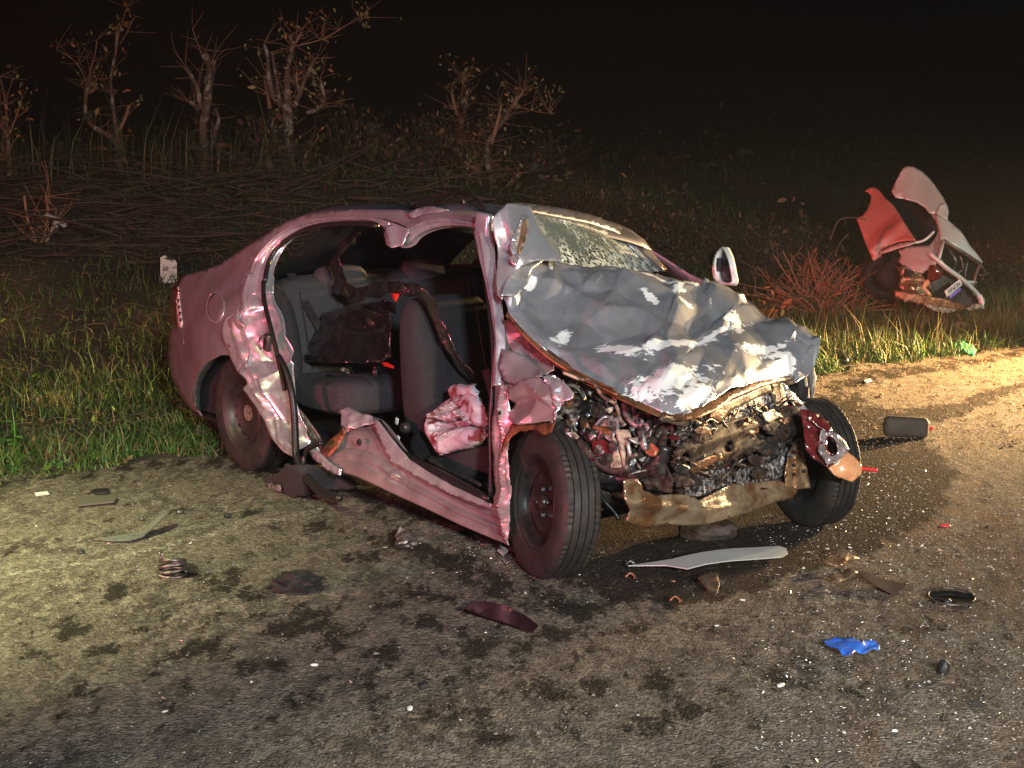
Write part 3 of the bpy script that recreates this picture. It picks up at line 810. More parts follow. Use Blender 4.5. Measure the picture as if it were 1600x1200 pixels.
S_WS = Surf([(833, 335, 'y', .47), (900, 345, 'y', .8), (975, 372, 'y', 1.22), (1032, 420, 'y', 1.42), (880, 410, 'y', .5), (960, 415, 'y', .9)])
ws = patch('windscreen', [(826, 330), (860, 337), (920, 349), (962, 363), (982, 374), (1002, 396), (1030, 422), (1000, 432), (900, 440), (860, 420), (840, 380)], S_WS, MT['glass_crazed'], car, 6,
           disp=lambda P, V: .03 * lumps(V, 2, .5) + .004 * (crumple(V, 6, .04, 4) - .5), angle=30, solid=.005)
fw = [(800, 318), (824, 320), (880, 328), (920, 337), (955, 350), (985, 366), (1010, 388), (1040, 423), (1030, 424), (1002, 397), (980, 376), (958, 363), (918, 350), (860, 339), (824, 332), (800, 330)]
patch('windscreen_frame', fw, S_WS, MT['roof'], car, 5, push=.02, disp=lambda P, V: .006 * lumps(V, 3, .2), angle=30, solid=.02)
patch('glass_edge_trim', [(978, 378), (984, 372), (1004, 394), (1034, 424), (1024, 424), (1000, 400)], S_WS, MT['jamb'], car, 5, push=.035, solid=.004)

# bonnet
S_HD = Surf([(785, 455, 'y', .05), (841, 401, 'y', .35), (1000, 414, 'y', .90), (1175, 465, 'y', 1.47), (1282, 528, 'y', 1.55), (1062, 641, 'y', .2), (900, 580, 'y', .08), (1170, 592, 'y', .85), (1240, 588, 'y', 1.3)])
hood = [(785, 456), (789, 446), (798, 432), (812, 416), (828, 403), (841, 401), (880, 406), (920, 409), (960, 411), (1000, 415), (1030, 421), (1060, 430), (1076, 437), (1096, 442), (1100, 427), (1108, 430), (1128, 438), (1148, 449),
        (1160, 452), (1168, 462), (1178, 472), (1190, 483), (1210, 489), (1232, 497), (1262, 509), (1282, 526), (1280, 545), (1272, 566), (1256, 583), (1248, 592), (1243, 594), (1236, 577), (1226, 583), (1190, 590), (1160, 597),
        (1134, 608), (1110, 620), (1090, 633), (1064, 641), (1040, 637), (1010, 626), (980, 613), (952, 600), (920, 584), (896, 570), (870, 554), (844, 533), (818, 508), (798, 486)]
HF = [(850, 440, .03), (830, 470, -.02), (875, 420, -.02), (905, 450, -.03), (930, 430, .03), (960, 455, -.01), (950, 490, .05), (915, 500, .0), (880, 520, -.03), (990, 440, .05), (1010, 480, -.02), (1000, 512, -.05), (950, 530, -.02),
      (930, 562, .03), (1045, 455, .04), (1060, 485, .05), (1090, 470, -.02), (1120, 457, .04), (1110, 495, -.03), (1150, 485, .03), (1180, 502, -.02), (1080, 515, -.04), (1130, 522, .02), (1040, 530, .02), (985, 552, .03), (1010, 577, -.02),
      (1060, 562, .03), (1100, 550, -.02), (1150, 547, .03), (1200, 532, -.01), (1242, 542, .035), (1190, 566, -.03), (1130, 582, .02), (1080, 592, -.03), (1040, 603, .02), (1000, 602, -.01), (900, 545, .01), (1225, 568, .04), (1060, 625, .01), (1236, 586, -.03)]
HF += [(x, y, rnd.gauss(0, .012)) for x, y in resample(hood, 42)]
HFAC = Facets(HF); HF2 = rfac(hood, 22, .0085, 9); HF3 = rfac([(960, 540), (1200, 650)], 11, .006, 10)
def d_hood(P, V):
    h = .58 * HFAC(P, 1.6) + .012 * lumps(V, 5, .7) + HF2(P, .8)
    fine = sstep(560, 600, P[:, 1]) * sstep(960, 1010, P[:, 0]) * sstep(1190, 1120, P[:, 0])
    h = h + fine * HF3(P, .5) + .002 * (crumple(V, 109, .06, 5) - .5)
    h = h + .05 * np.clip(1 - segdist(P, (812, 430), (800, 462)) / 12, 0, 1)
    return h - .02 * sstep(16, 0, polydist(P, hood, True))
WEAR_GLINT = [(1040, 600, 78, 24, -14), (1085, 615, 40, 16, -25), (970, 548, 50, 12, 10), (1050, 540, 80, 8, -8), (1190, 548, 45, 9, -5), (1215, 560, 30, 7, 5), (1150, 505, 10, 20, -30), (1135, 500, 14, 8, 0), (882, 515, 14, 16, 20), (865, 525, 9, 8, 0),
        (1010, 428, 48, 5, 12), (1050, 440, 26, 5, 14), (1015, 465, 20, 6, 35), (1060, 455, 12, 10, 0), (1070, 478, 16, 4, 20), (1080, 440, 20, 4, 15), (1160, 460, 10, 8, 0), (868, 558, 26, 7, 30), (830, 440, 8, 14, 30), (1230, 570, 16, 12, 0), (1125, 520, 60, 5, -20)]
def a_wear_glint(P, V):  # pale patches: scraped paint and flattened reflection highlights in one mask
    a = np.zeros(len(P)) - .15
    for (x, y, rx, ry, an) in WEAR_GLINT:
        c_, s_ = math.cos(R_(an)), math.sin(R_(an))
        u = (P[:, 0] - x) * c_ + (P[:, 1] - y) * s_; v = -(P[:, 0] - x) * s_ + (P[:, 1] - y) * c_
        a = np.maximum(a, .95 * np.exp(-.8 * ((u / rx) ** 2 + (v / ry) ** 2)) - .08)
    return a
patch('bonnet', hood, S_HD, MT['hood'], car, 3.0, disp=d_hood, nrm=(.25, -.25, .93), angle=9, solid=.0035, attrs={'wear_glint': a_wear_glint}, jit=.35)
# folded bonnet hinge corner and underside flange
patch('folded_corner', [(783, 462), (786, 448), (800, 426), (820, 405), (842, 400), (850, 407), (832, 418), (826, 432), (824, 448), (804, 462)], S_HD, MT['jamb'], car, 4, push=.05,
      disp=lambda P, V: .06 * (crumple(V, 113, .10, 4) - .4), angle=22, solid=.003)
uf = [(794, 484), (818, 510), (844, 536), (872, 558), (898, 574), (922, 588), (954, 604), (982, 617), (1012, 630), (1040, 641), (1064, 645), (1092, 637), (1112, 624), (1140, 611), (1190, 594), (1224, 588), (1226, 594),
      (1190, 604), (1146, 622), (1120, 640), (1095, 652), (1064, 658), (1036, 654), (1006, 642), (976, 628), (950, 616), (918, 602), (892, 588), (866, 570), (838, 546), (812, 520), (790, 494)]
patch('bonnet_underside', uf, S_HD, MT['copper'], car, 5, push=-.05, disp=lambda P, V: .02 * (crumple(V, 115, .12, 4) - .5), angle=22, solid=.004)
for k, off in enumerate([(0, 0), (3, 7)]):
    tube('bonnet_edge_seam', [S_HD((x + off[0] - 2, y + off[1] + 3), -.0)[0] for x, y in [(800, 494), (828, 524), (858, 550), (892, 572), (930, 592), (964, 607)]], .006, MT['copper'], car, 6)
tube('bent_seam', [S_HD(p, 0)[0] for p in [(880, 582), (905, 592), (925, 596), (936, 612), (945, 622), (960, 630), (966, 642), (969, 655), (976, 664)]], .007, MT['beige'], car, 6)

# wing remains
S_WG = Surf([(780, 510, 'y', .09), (860, 560, 'y', .10), (800, 650, 'y', .0), (868, 650, 'y', -.02), (890, 600, 'y', .02), (830, 600, 'y', .01)])
patch('inner_wing', [(779, 506), (790, 500), (806, 503), (820, 520), (850, 552), (864, 566), (866, 578), (852, 586), (835, 584), (820, 596), (796, 606), (786, 590), (781, 560)], S_WG, MT['redpanel'], car, 4,
      disp=lambda P, V, F=rfac([(770, 495), (870, 610)], 20, .022, 121): F(P, 1), nrm=(-.2, -1, .2), angle=12, solid=.003, jit=.5)
patch('crushed_wing', [(794, 608), (812, 597), (830, 590), (846, 590), (862, 602), (868, 622), (870, 657), (848, 659), (822, 664), (806, 660), (792, 655), (793, 630)], S_WG, MT['redpanel'], car, 4, push=.05,
      disp=lambda P, V, F=rfac([(785, 585), (875, 670)], 20, .016, 124): F(P, 1), nrm=(-.4, -1, .1), angle=12, solid=.003, jit=.3)
patch('crushed_wing_edge', [(846, 588), (862, 585), (880, 596), (892, 612), (890, 622), (874, 632), (868, 650), (866, 622), (860, 602)], S_WG, MT['jamb'], car, 3.5, push=.05,
      disp=lambda P, V, F=rfac([(840, 580), (900, 660)], 8, .012, 125): F(P, .5), nrm=(-.2, -1, .3), angle=18, solid=.003, jit=.4)
patch('wing_skin', [(786, 545), (812, 552), (835, 572), (848, 588), (830, 592), (806, 600), (790, 596)], S_WG, MT['silver'], car, 5, push=.035,
      disp=lambda P, V: .05 * (crumple(V, 127, .12, 4) - .5), nrm=(-.2, -1, .2), angle=22, solid=.003)
patch('wing_bracket', [(802, 660), (830, 664), (868, 660), (862, 676), (850, 680), (838, 672), (812, 674), (798, 684), (786, 706), (782, 714), (786, 690)], S_WG, MT['copper'], car, 4, push=.04,
      disp=lambda P, V: .03 * (crumple(V, 129, .06, 4) - .5), angle=20, solid=.003, jit=.4)
# wing top standing up against the pillar
S_UP = Surf([(768, 342, 'y', .12), (798, 321, 'y', .22), (824, 321, 'y', .30), (880, 405, 'y', .34), (785, 465, 'y', .04), (778, 420, 'y', .08), (835, 400, 'y', .22)])
UPF = rfac([(765, 315), (885, 475)], 34, .016, 131)
def d_up(P, V):
    h = UPF(P, 2) + .03 * np.clip(1 - segdist(P, (798, 322), (812, 400)) / 16, 0, 1)
    h = h - .05 * np.exp(-(((P[:, 0] - 788) / 14) ** 2 + ((P[:, 1] - 388) / 17) ** 2)) + .05 * np.clip(1 - segdist(P, (822, 345), (812, 395)) / 7, 0, 1)
    return h
patch('upturned_wing_top', [(768, 343), (782, 331), (798, 320), (812, 319), (825, 321), (832, 334), (846, 362), (864, 386), (882, 408), (841, 408), (826, 412), (808, 424), (794, 444), (788, 470), (781, 462), (777, 430), (772, 390)],
      S_UP, MT['wingtop'], car, 4, disp=d_up, nrm=(.3, -.9, .3), angle=26, solid=.003, jit=.2)
patch('golden_fold', [(818, 344), (823, 340), (825, 356), (820, 378), (813, 398), (808, 392), (813, 372)], S_UP, MT['gold'], car, 4, push=.055, disp=lambda P, V: .03 * (crumple(V, 133, .08, 3) - .5), angle=22, solid=.002)
patch('folded_tab', [(796, 402), (806, 396), (812, 404), (806, 416), (798, 410)], S_UP, MT['redpanel'], car, 4, push=.06, angle=22, solid=.002)

# far door mirror
mc = Surf([(1130, 410, 'y', 1.68), (1120, 440, 'y', 1.68), (1145, 430, 'y', 1.62), (1150, 445, 'y', 1.60)])
ring = [(1133, 386), (1138, 392), (1143, 405), (1147, 425), (1149, 442), (1140, 446), (1122, 440), (1117, 425), (1118, 408), (1123, 394)]
inn = [(1132, 390), (1137, 397), (1142, 410), (1146, 428), (1147, 440), (1138, 442), (1126, 437), (1122, 420), (1123, 404)]
mo = patch('door_mirror', ring, mc, MT['white'], car, 3, holes=[inn], curve=True, solid=.03)
patch('mirror_recess', inn, mc, MT['black'], mo, 4, push=-.03, solid=.005)
patch('mirror_housing', [(1118, 405), (1124, 394), (1130, 390), (1128, 436), (1120, 440), (1116, 425)], mc, MT['black'], car, 4, push=-.05, solid=.06)

# ------------------------------------------------------------------ wheels
def tyre_prof(R, W, rr):
    h = W / 2
    pr = [(rr, -h * .78), (rr + .015, -h * .95), (rr + (R - rr) * .45, -h * 1.03), (R - .03, -h * .98), (R - .012, -h * .9), (R - .002, -h * .78)]
    for g_ in (-.52, -.18, .18, .52):
        pr += [(R, (g_ - .05) * h), (R - .009, (g_ - .035) * h), (R - .009, (g_ + .035) * h), (R, (g_ + .05) * h)]
    pr += [(R - .002, h * .78), (R - .012, h * .9), (R - .03, h * .98), (rr + (R - rr) * .45, h * 1.03), (rr + .015, h * .95), (rr, h * .78)]
    return pr
def wheel(loc, rot, cover, name='wheel'):
    o = bpy.data.objects.new(name, None); COL.objects.link(o); o.parent = car
    o.location = loc; o.rotation_euler = rot
    def td(q, r, y, t):
        if r > .27 and abs(y) > .03:      # shoulder blocks
            k = 1 - .014 * (math.sin(t * 70) > .55)
            return (q[0] * k, q[1], q[2] * k)
        return q
    lathe('tyre', tyre_prof(.295, .168, .178), MT['tyre'], o, 150, angle=30, disp=td)
    lathe('rim', [(.180, .07), (.172, .06), (.165, .0), (.168, -.045), (.180, -.062), (.184, -.070), (.178, -.074), (.168, -.066), (.160, -.045), (.150, -.028), (.142, -.022), (.125, -.036), (.108, -.042), (.085, -.030), (.055, -.026), (.03, -.03), (0, -.03)],
          MT['rimdusty'] if cover else MT['rim'], o, 60)
    if cover:
        n = 17
        for k in range(n):
            t = 2 * math.pi * k / n
            q = lathe('vent_slot', [(0, -.001), (.010, -.001), (.012, .004)], MT['void'], o, 12)
            q.location = (.131 * math.cos(t), -.0345, .131 * math.sin(t)); q.rotation_euler = (0, -t, 0); q.scale = (1.5, 1, .8)
            q.rotation_euler = (0, -t, 0)
        e = bpy.data.objects.new('emblem', None); COL.objects.link(e); e.parent = o; e.location = (0, -.034, 0)
        # VW badge: ring, V and W
        Vv, Ff = [], []
        n = 40
        pr = [(.040, 0), (.040, -.006), (.0355, -.006), (.0355, 0)]
        for k in range(n):
            t = 2 * math.pi * k / n
            for r, y in pr: Vv.append((r * math.cos(t), y, r * math.sin(t)))
        for k in range(n):
            for i in range(3): Ff.append((k * 4 + i, k * 4 + i + 1, ((k + 1) % n) * 4 + i + 1, ((k + 1) % n) * 4 + i))
        def bar(a, b, w_=.0042):
            a = np.array(a, float); b = np.array(b, float); d = (b - a) / np.linalg.norm(b - a); m_ = np.array([-d[1], d[0]]) * w_ / 1.4
            s = len(Vv)
            for y in (0, -.006):
                for c_ in (a + m_, b + m_, b - m_, a - m_): Vv.append((c_[0], y, c_[1]))
            Ff.extend([(s + 4, s + 5, s + 6, s + 7)] + [(s + i, s + (i + 1) % 4, s + 4 + (i + 1) % 4, s + 4 + i) for i in range(4)])
        for a, b in [((-.015, .0335), (-.0015, .003)), ((.015, .0335), (.0015, .003)),
                     ((-.0315, .018), (-.0135, -.0335)), ((-.0135, -.0335), (-.001, -.004)), ((.001, -.004), (.0135, -.0335)), ((.0135, -.0335), (.0315, .018))]:
            bar(a, b)
        mesh('badge', Vv, Ff, MT['emblem'], e, False)
    else:
        for k in range(4):
            t = 2 * math.pi * k / 4 + .4
            lathe('wheel_nut', [(0, -.018), (.009, -.018), (.011, -.010), (.011, .0)], MT['steel'], o, 6).location = (.05 * math.cos(t), -.03, .05 * math.sin(t))
        lathe('hub', [(0, -.035), (.026, -.035), (.03, -.025), (.032, .0)], MT['rim'], o, 20).location = (0, -.015, 0)
        lathe('brake_drum', [(0, .0), (.12, .0), (.13, .02), (.13, .08)], MT['brown'], o, 30)
    return o
cR = Surf([(372, 655, 'y', 0.), (380, 600, 'y', 0.), (360, 700, 'y', 0.)])((374, 657))[0]
wheel((cR[0] - .02, .10, .287), (0, .3, 0), True)
WF = wheel((2.335, .065, .285), (R_(-5), .2, R_(-17)), False)
w3 = wheel((2.44, 1.46, .275), (R_(2), 1.2, R_(-13)), False); w3.scale = (.95, .95, .95)
# mud-soaked patch on front tyre: black rag of rubber
S_TR = Surf([(880, 700, 'y', -.02), (910, 740, 'y', -.02), (860, 720, 'y', -.03)])
# ------------------------------------------------------------------ front end
S_E = Surf([(850, 640, 'y', .08), (870, 680, 'y', .10), (940, 700, 'y', .12), (1050, 690, 'y', .24), (1000, 620, 'y', .28), (960, 780, 'y', .2), (900, 600, 'y', .18)])
S_F = Surf([(1050, 700, 'y', .24), (1250, 680, 'y', 1.32), (980, 770, 'y', .10), (1240, 780, 'y', 1.22), (1062, 650, 'y', .24), (1220, 600, 'y', 1.25), (1140, 690, 'y', .72), (1130, 800, 'y', .66), (1300, 700, 'y', 1.44), (1330, 740, 'y', 1.50)])
patch('engine_bay_shade_sheet', [(842, 572), (880, 580), (960, 615), (1064, 645), (1064, 780), (980, 800), (930, 800), (860, 720), (850, 660)], S_E, MT['void'], car, 30, push=-.28, solid=.01)  # black sheet standing in for the shade behind the engine parts
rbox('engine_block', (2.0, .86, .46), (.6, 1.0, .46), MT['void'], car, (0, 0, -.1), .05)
tag_ = []
cm = lambda seed, size, amp: (lambda P, V: amp * (crumple(V, seed, size, 5) - .5))
cores = [[(1058, 664), (1078, 656), (1100, 650), (1106, 660), (1122, 662), (1114, 674), (1096, 682), (1074, 692), (1058, 702)],
         [(1108, 652), (1132, 642), (1160, 634), (1170, 616), (1190, 611), (1206, 611), (1213, 636), (1190, 641), (1150, 655), (1124, 668), (1110, 668)],
         [(1066, 748), (1100, 738), (1140, 729), (1144, 756), (1120, 764), (1098, 774), (1072, 776)],
         [(1150, 738), (1172, 716), (1196, 700), (1224, 690), (1234, 708), (1228, 744), (1200, 752), (1160, 760), (1146, 752)]]
for i, c_ in enumerate(cores):
    patch('radiator_core', c_, S_F, MT['foil'], car, 3, push=.0, disp=cm(200 + i, .05, .05), angle=18, solid=.004, jit=.6)
patch('radiator', [(1050, 660), (1100, 645), (1215, 606), (1240, 640), (1236, 750), (1150, 765), (1060, 782), (1048, 720)], S_F, MT['brown'], car, 7, push=-.05, disp=cm(210, .12, .08), angle=20, solid=.01)
beam = [(1052, 706), (1064, 694), (1088, 680), (1110, 668), (1140, 658), (1168, 650), (1196, 642), (1214, 634), (1236, 634), (1250, 640), (1258, 656), (1254, 672), (1236, 684), (1210, 694), (1186, 704), (1160, 710), (1136, 722), (1110, 732), (1082, 744), (1058, 752), (1046, 752), (1052, 740), (1062, 728)]
holes = [[(1182, 673), (1206, 664), (1211, 680), (1186, 688)], [(1133, 692), (1142, 690), (1146, 698), (1140, 706), (1131, 704)], [(1064, 712), (1072, 706), (1078, 716), (1076, 732), (1066, 736), (1062, 724)]]
def d_beam(P, V):
    a = np.array([1055, 725.]); b = np.array([1250, 655.])
    n = np.array([b[1] - a[1], -(b[0] - a[0])]); n /= np.linalg.norm(n)
    d = (P - a) @ n
    return .035 * np.exp(-((d - 14) / 7) ** 2) + .035 * np.exp(-((d + 12) / 7) ** 2) + .035 * (crumple(V, 220, .1, 5) - .5)
patch('bumper_beam', beam, S_F, MT['brown'], car, 3.6, holes=holes, push=.06, disp=d_beam, angle=22, solid=.006, jit=.5)
patch('beam_strip', [(1076, 730), (1100, 716), (1126, 708), (1130, 716), (1106, 728), (1082, 740)], S_F, MT['copper'], car, 4, push=.10, disp=cm(221, .08, .02), solid=.003)
patch('upper_crossmember', [(1036, 648), (1062, 654), (1092, 650), (1130, 630), (1180, 608), (1222, 590), (1250, 588), (1244, 598), (1222, 606), (1180, 622), (1140, 642), (1100, 658), (1064, 666), (1030, 656)], S_F, MT['tan'], car, 4, push=.03,
      disp=cm(222, .15, .03), angle=24, solid=.012)
patch('front_post', [(1200, 600), (1222, 598), (1228, 630), (1242, 646), (1218, 650), (1208, 624)], S_F, MT['tan'], car, 5, push=.04, disp=cm(223, .15, .02), solid=.01)
patch('front_brace', [(1222, 597), (1230, 604), (1264, 642), (1246, 640), (1228, 618)], S_F, MT['jamb'], car, 4, push=.07, disp=cm(224, .1, .02), solid=.004)
pl = patch('perforated_bracket', [(1232, 706), (1246, 684), (1252, 682), (1258, 720), (1266, 762), (1248, 764), (1228, 768), (1226, 740)], S_F, MT['gold'], car, 4, push=.07,
           disp=lambda P, V: .02 * np.clip(1 - np.abs(P[:, 0] - 1246) / 4, 0, 1) + .01 * (crumple(V, 225, .1, 4) - .5), angle=24, solid=.006)
for p in [(1241, 727), (1241, 741), (1257, 736)]:
    lathe('bolt_hole', [(0, -.003), (.008, -.003), (.009, 0)], MT['void'], pl, 10).location = S_F(p, .1)[0]
low = [(974, 752), (992, 750), (1005, 766), (1025, 774), (1055, 772), (1075, 773), (1092, 782), (1116, 770), (1140, 757), (1166, 755), (1215, 750), (1247, 765), (1240, 778), (1215, 784), (1165, 802), (1107, 818), (1077, 821), (1040, 818), (1005, 825), (978, 814), (984, 796), (976, 780)]
def d_low(P, V):
    mid = np.interp(P[:, 0], [974, 1040, 1100, 1250], [782, 792, 798, 768])
    return .05 * np.exp(-((P[:, 1] - mid) / 11) ** 2) + .06 * (crumple(V, 230, .15, 5) - .5)
patch('lower_crossmember', low, S_F, MT['gold'], car, 3.8, push=.06, disp=d_low, angle=22, solid=.005, jit=.4)
hb = [(1250, 640), (1264, 641), (1280, 652), (1294, 660), (1302, 674), (1316, 684), (1326, 702), (1308, 722), (1292, 730), (1270, 716), (1258, 700), (1256, 670)]
hl = patch('headlamp_wreck', hb, S_F, MT['darkred'], car, 4, holes=[[(1294, 684), (1303, 688), (1307, 704), (1299, 710), (1292, 698)]], push=.30, disp=cm(240, .08, .09), angle=18, solid=.006, jit=.6)
patch('lamp_surround', [(1282, 672), (1294, 668), (1310, 680), (1326, 702), (1310, 722), (1292, 726), (1278, 704)], S_F, MT['redpanel'], hl, 3.5, holes=[[(1292, 682), (1304, 686), (1309, 705), (1299, 713), (1289, 698)]], push=.34, disp=cm(241, .05, .09), angle=18, solid=.004, jit=.5)
patch('indicator_lens', [(1294, 731), (1308, 722), (1322, 706), (1334, 714), (1346, 728), (1344, 742), (1331, 753), (1304, 743)], S_F, MT['amber'], car, 4, push=.30, disp=cm(242, .09, .045), angle=22, solid=.008)
patch('red_plastic_shard', [(1264, 642), (1280, 648), (1300, 672), (1296, 680), (1280, 668), (1262, 656)], S_F, MT['darkred'], car, 4, push=.34, disp=cm(243, .06, .04), angle=18, solid=.003)
# loose wires and trim on the far corner
S_FC = Surf([(1260, 600, 'y', 1.5), (1272, 640, 'y', 1.5), (1265, 570, 'y', 1.52)])
for pts, r, m_ in [([(1256, 578), (1258, 590), (1260, 604)], .007, 'beige'), ([(1264, 571), (1270, 580), (1272, 596), (1269, 612), (1269, 626)], .009, 'beige'),
                   ([(1222, 588), (1228, 592), (1236, 590)], .006, 'beige'), ([(1268, 632), (1276, 630), (1282, 644), (1286, 652)], .006, 'steel'), ([(1262, 606), (1263, 640)], .006, 'steel'),
                   ([(1345, 732), (1356, 733), (1371, 735)], .009, 'red')]:
    tube('loose_wire', [S_FC(p)[0] for p in pts], r, MT[m_], car, 6)
q = bpy.data.objects
# crushed engine parts
def et(name, pts, r, m_, push=0., seg=8): return tube(name, [S_E(p, push)[0] for p in pts], r, MT[m_], car, seg)
et('hose', [(860, 652), (866, 668), (880, 662), (892, 668), (893, 684)], .013, 'wire', .02)
et('hose', [(868, 640), (884, 630), (902, 640), (914, 660), (910, 680)], .016, 'wire', .0)
et('hose', [(888, 700), (900, 722), (930, 742), (965, 748), (1000, 742), (1028, 724), (1040, 696)], .03, 'wire', .0, 10)
et('hose', [(905, 690), (918, 705), (932, 722), (955, 735), (985, 733)], .014, 'brown', .05)
et('hose', [(940, 600), (960, 612), (985, 640), (996, 668), (985, 690)], .014, 'wire', -.02)
et('hose', [(920, 700), (930, 730), (936, 770), (960, 800), (968, 812)], .008, 'wire', .05)
et('pipe', [(976, 625), (980, 650), (992, 662), (1000, 664)], .016, 'alu', .02)
et('pipe', [(990, 630), (993, 655), (997, 660)], .010, 'alu', .04)
et('pipe', [(1002, 648), (1004, 665)], .009, 'alu', .04)
et('pipe', [(965, 672), (972, 700), (978, 735)], .011, 'beige', .05)
et('pipe', [(980, 690), (984, 712), (976, 738)], .009, 'alu', .06)
et('pipe', [(1002, 672), (1006, 690), (1010, 704)], .017, 'alu', .05)
et('pipe', [(946, 606), (950, 622), (958, 640)], .012, 'steel', .02)
et('pipe', [(930, 618), (944, 630), (952, 640)], .010, 'tan', .03)
et('pipe', [(900, 612), (912, 626), (918, 642)], .012, 'steel', .02)
def ep(name, poly, m_, push, seed, amp=.025, **k): return patch(name, poly, S_E, MT[m_], car, 4, push=push, disp=cm(seed, .05, amp), angle=18, solid=.006, jit=.3, **k)
ep('alloy_casing', [(936, 664), (944, 656), (958, 648), (967, 652), (967, 668), (960, 680), (955, 692), (944, 682)], 'alu', .04, 301)
ep('beige_casing', [(956, 676), (964, 690), (970, 720), (976, 738), (964, 740), (954, 730), (958, 706)], 'beige', .05, 302)
ep('beige_casing', [(966, 672), (984, 672), (988, 690), (980, 700), (970, 690)], 'beige', .05, 303)
ep('dark_casing', [(924, 690), (940, 686), (956, 694), (956, 728), (944, 736), (930, 716)], 'darkred', .035, 304, .05)
ep('dark_casing', [(1010, 655), (1030, 650), (1044, 668), (1040, 700), (1020, 720), (1012, 690)], 'brown', .0, 305, .06)
ep('alloy_bracket', [(862, 678), (878, 676), (880, 694), (866, 698)], 'beige', .06, 306, .01)
ep('alloy_bracket', [(882, 676), (892, 676), (894, 692), (884, 694)], 'white', .06, 307, .01)
ep('alloy_bracket', [(905, 656), (918, 658), (920, 668), (908, 670)], 'copper', .05, 308)
ep('alloy_bracket', [(916, 674), (926, 670), (932, 682), (922, 688)], 'alu', .06, 309)
ep('alloy_bracket', [(926, 664), (950, 668), (956, 678), (940, 680), (928, 676)], 'copper', .05, 310)
ep('alloy_bracket', [(876, 600), (890, 596), (905, 602), (900, 616), (884, 618)], 'beige', .02, 311, .05)
ep('wing_liner', [(896, 700), (912, 700), (928, 716), (946, 740), (990, 752), (960, 768), (930, 758), (912, 740)], 'black', .02, 312, .05)
ep('arm_plate', [(926, 762), (940, 760), (954, 772), (960, 788), (948, 796), (930, 800), (928, 780)], 'tan', -.02, 313, .03)
ep('splash_guard', [(1020, 720), (1040, 724), (1052, 750), (1050, 770), (1010, 764), (996, 750)], 'brown', .02, 314, .05)
ep('mount_plate', [(974, 750), (996, 748), (1004, 762), (1002, 784), (984, 784), (974, 776)], 'gold', .12, 315, .02)
# broken headlamp with its reflector
hc = S_E((893, 622), .06)[0]
h2 = lathe('headlamp_reflector', [(.0, .03), (.03, .02), (.05, .0), (.058, -.02), (.062, -.02), (.058, .01), (.03, .04)], MT['alu'], car, 24); h2.location = hc; h2.rotation_euler = (.2, .3, .5)
lathe('lamp_bulb', [(0, -.03), (.01, -.025), (.014, 0), (.012, .02)], MT['copper'], h2, 12)
for i, (x, y, r, m_) in enumerate([(884, 630, .026, 'copper'), (878, 640, .020, 'alu'), (935, 640, .03, 'steel'), (918, 634, .024, 'wire'), (948, 716, .02, 'steel'), (1028, 735, .022, 'steel'), (870, 668, .02, 'wire')]):
    lathe('pulley', [(0, -.02), (r * .5, -.02), (r * .55, -.008), (r * .9, -.008), (r, -.018), (r, .018), (r * .8, .02)], MT[m_], car, 20).location = S_E((x, y), .05)[0]
# scraps: small crushed bits, each its own piece
rr = random.Random(77)
zone = [(860, 600), (900, 596), (950, 612), (1020, 645), (1046, 665), (1040, 715), (1000, 745), (950, 745), (905, 700), (866, 690)]
ms = ['alu', 'steel', 'steel', 'brown', 'copper', 'beige', 'black', 'tan', 'jamb', 'black', 'steel']
scr = []
n_s = 0
while n_s < 170:
    x = rr.uniform(858, 1050); y = rr.uniform(595, 750)
    if not inpoly([(x, y)], zone)[0]: continue
    n_s += 1
    p = S_E((x, y), rr.uniform(-.10, .05))[0]
    k = rr.random(); m_ = MT[rr.choice(ms)]
    if k < .35:
        d = np.array([rr.gauss(0, 1) for _ in range(3)]); d /= np.linalg.norm(d); L_ = rr.uniform(.02, .06)
        e2 = np.array([rr.gauss(0, 1) for _ in range(3)]) * .02
        tube('engine_pipe', [p - d * L_, p + e2, p + d * L_], rr.uniform(.004, .010), m_, car, 7)
    elif k < .7:
        v = np.array([[rr.gauss(0, 1) for _ in range(3)] for _ in range(8)]); v = v / np.linalg.norm(v, axis=1)[:, None] * rr.uniform(.014, .034)
        import bmesh
        bm = bmesh.new()
        for q_ in v: bm.verts.new(q_)
        bmesh.ops.convex_hull(bm, input=bm.verts)
        me = bpy.data.meshes.new('engine_fragment'); bm.to_mesh(me); bm.free()
        link('engine_fragment', me, car, m_).location = p
    else:
        a = rr.uniform(.012, .035)
        poly = [(x + a * 400 * math.cos(t) * rr.uniform(.6, 1), y + a * 400 * math.sin(t) * rr.uniform(.6, 1)) for t in np.linspace(0, 5.5, 7)]
        patch('torn_sheet', poly, S_E, m_, car, 4, push=rr.uniform(-.05, .06), disp=cm(400 + n_s, .04, .04), angle=15, solid=.002, seed=n_s)
n_s = 0
rr2 = random.Random(5)
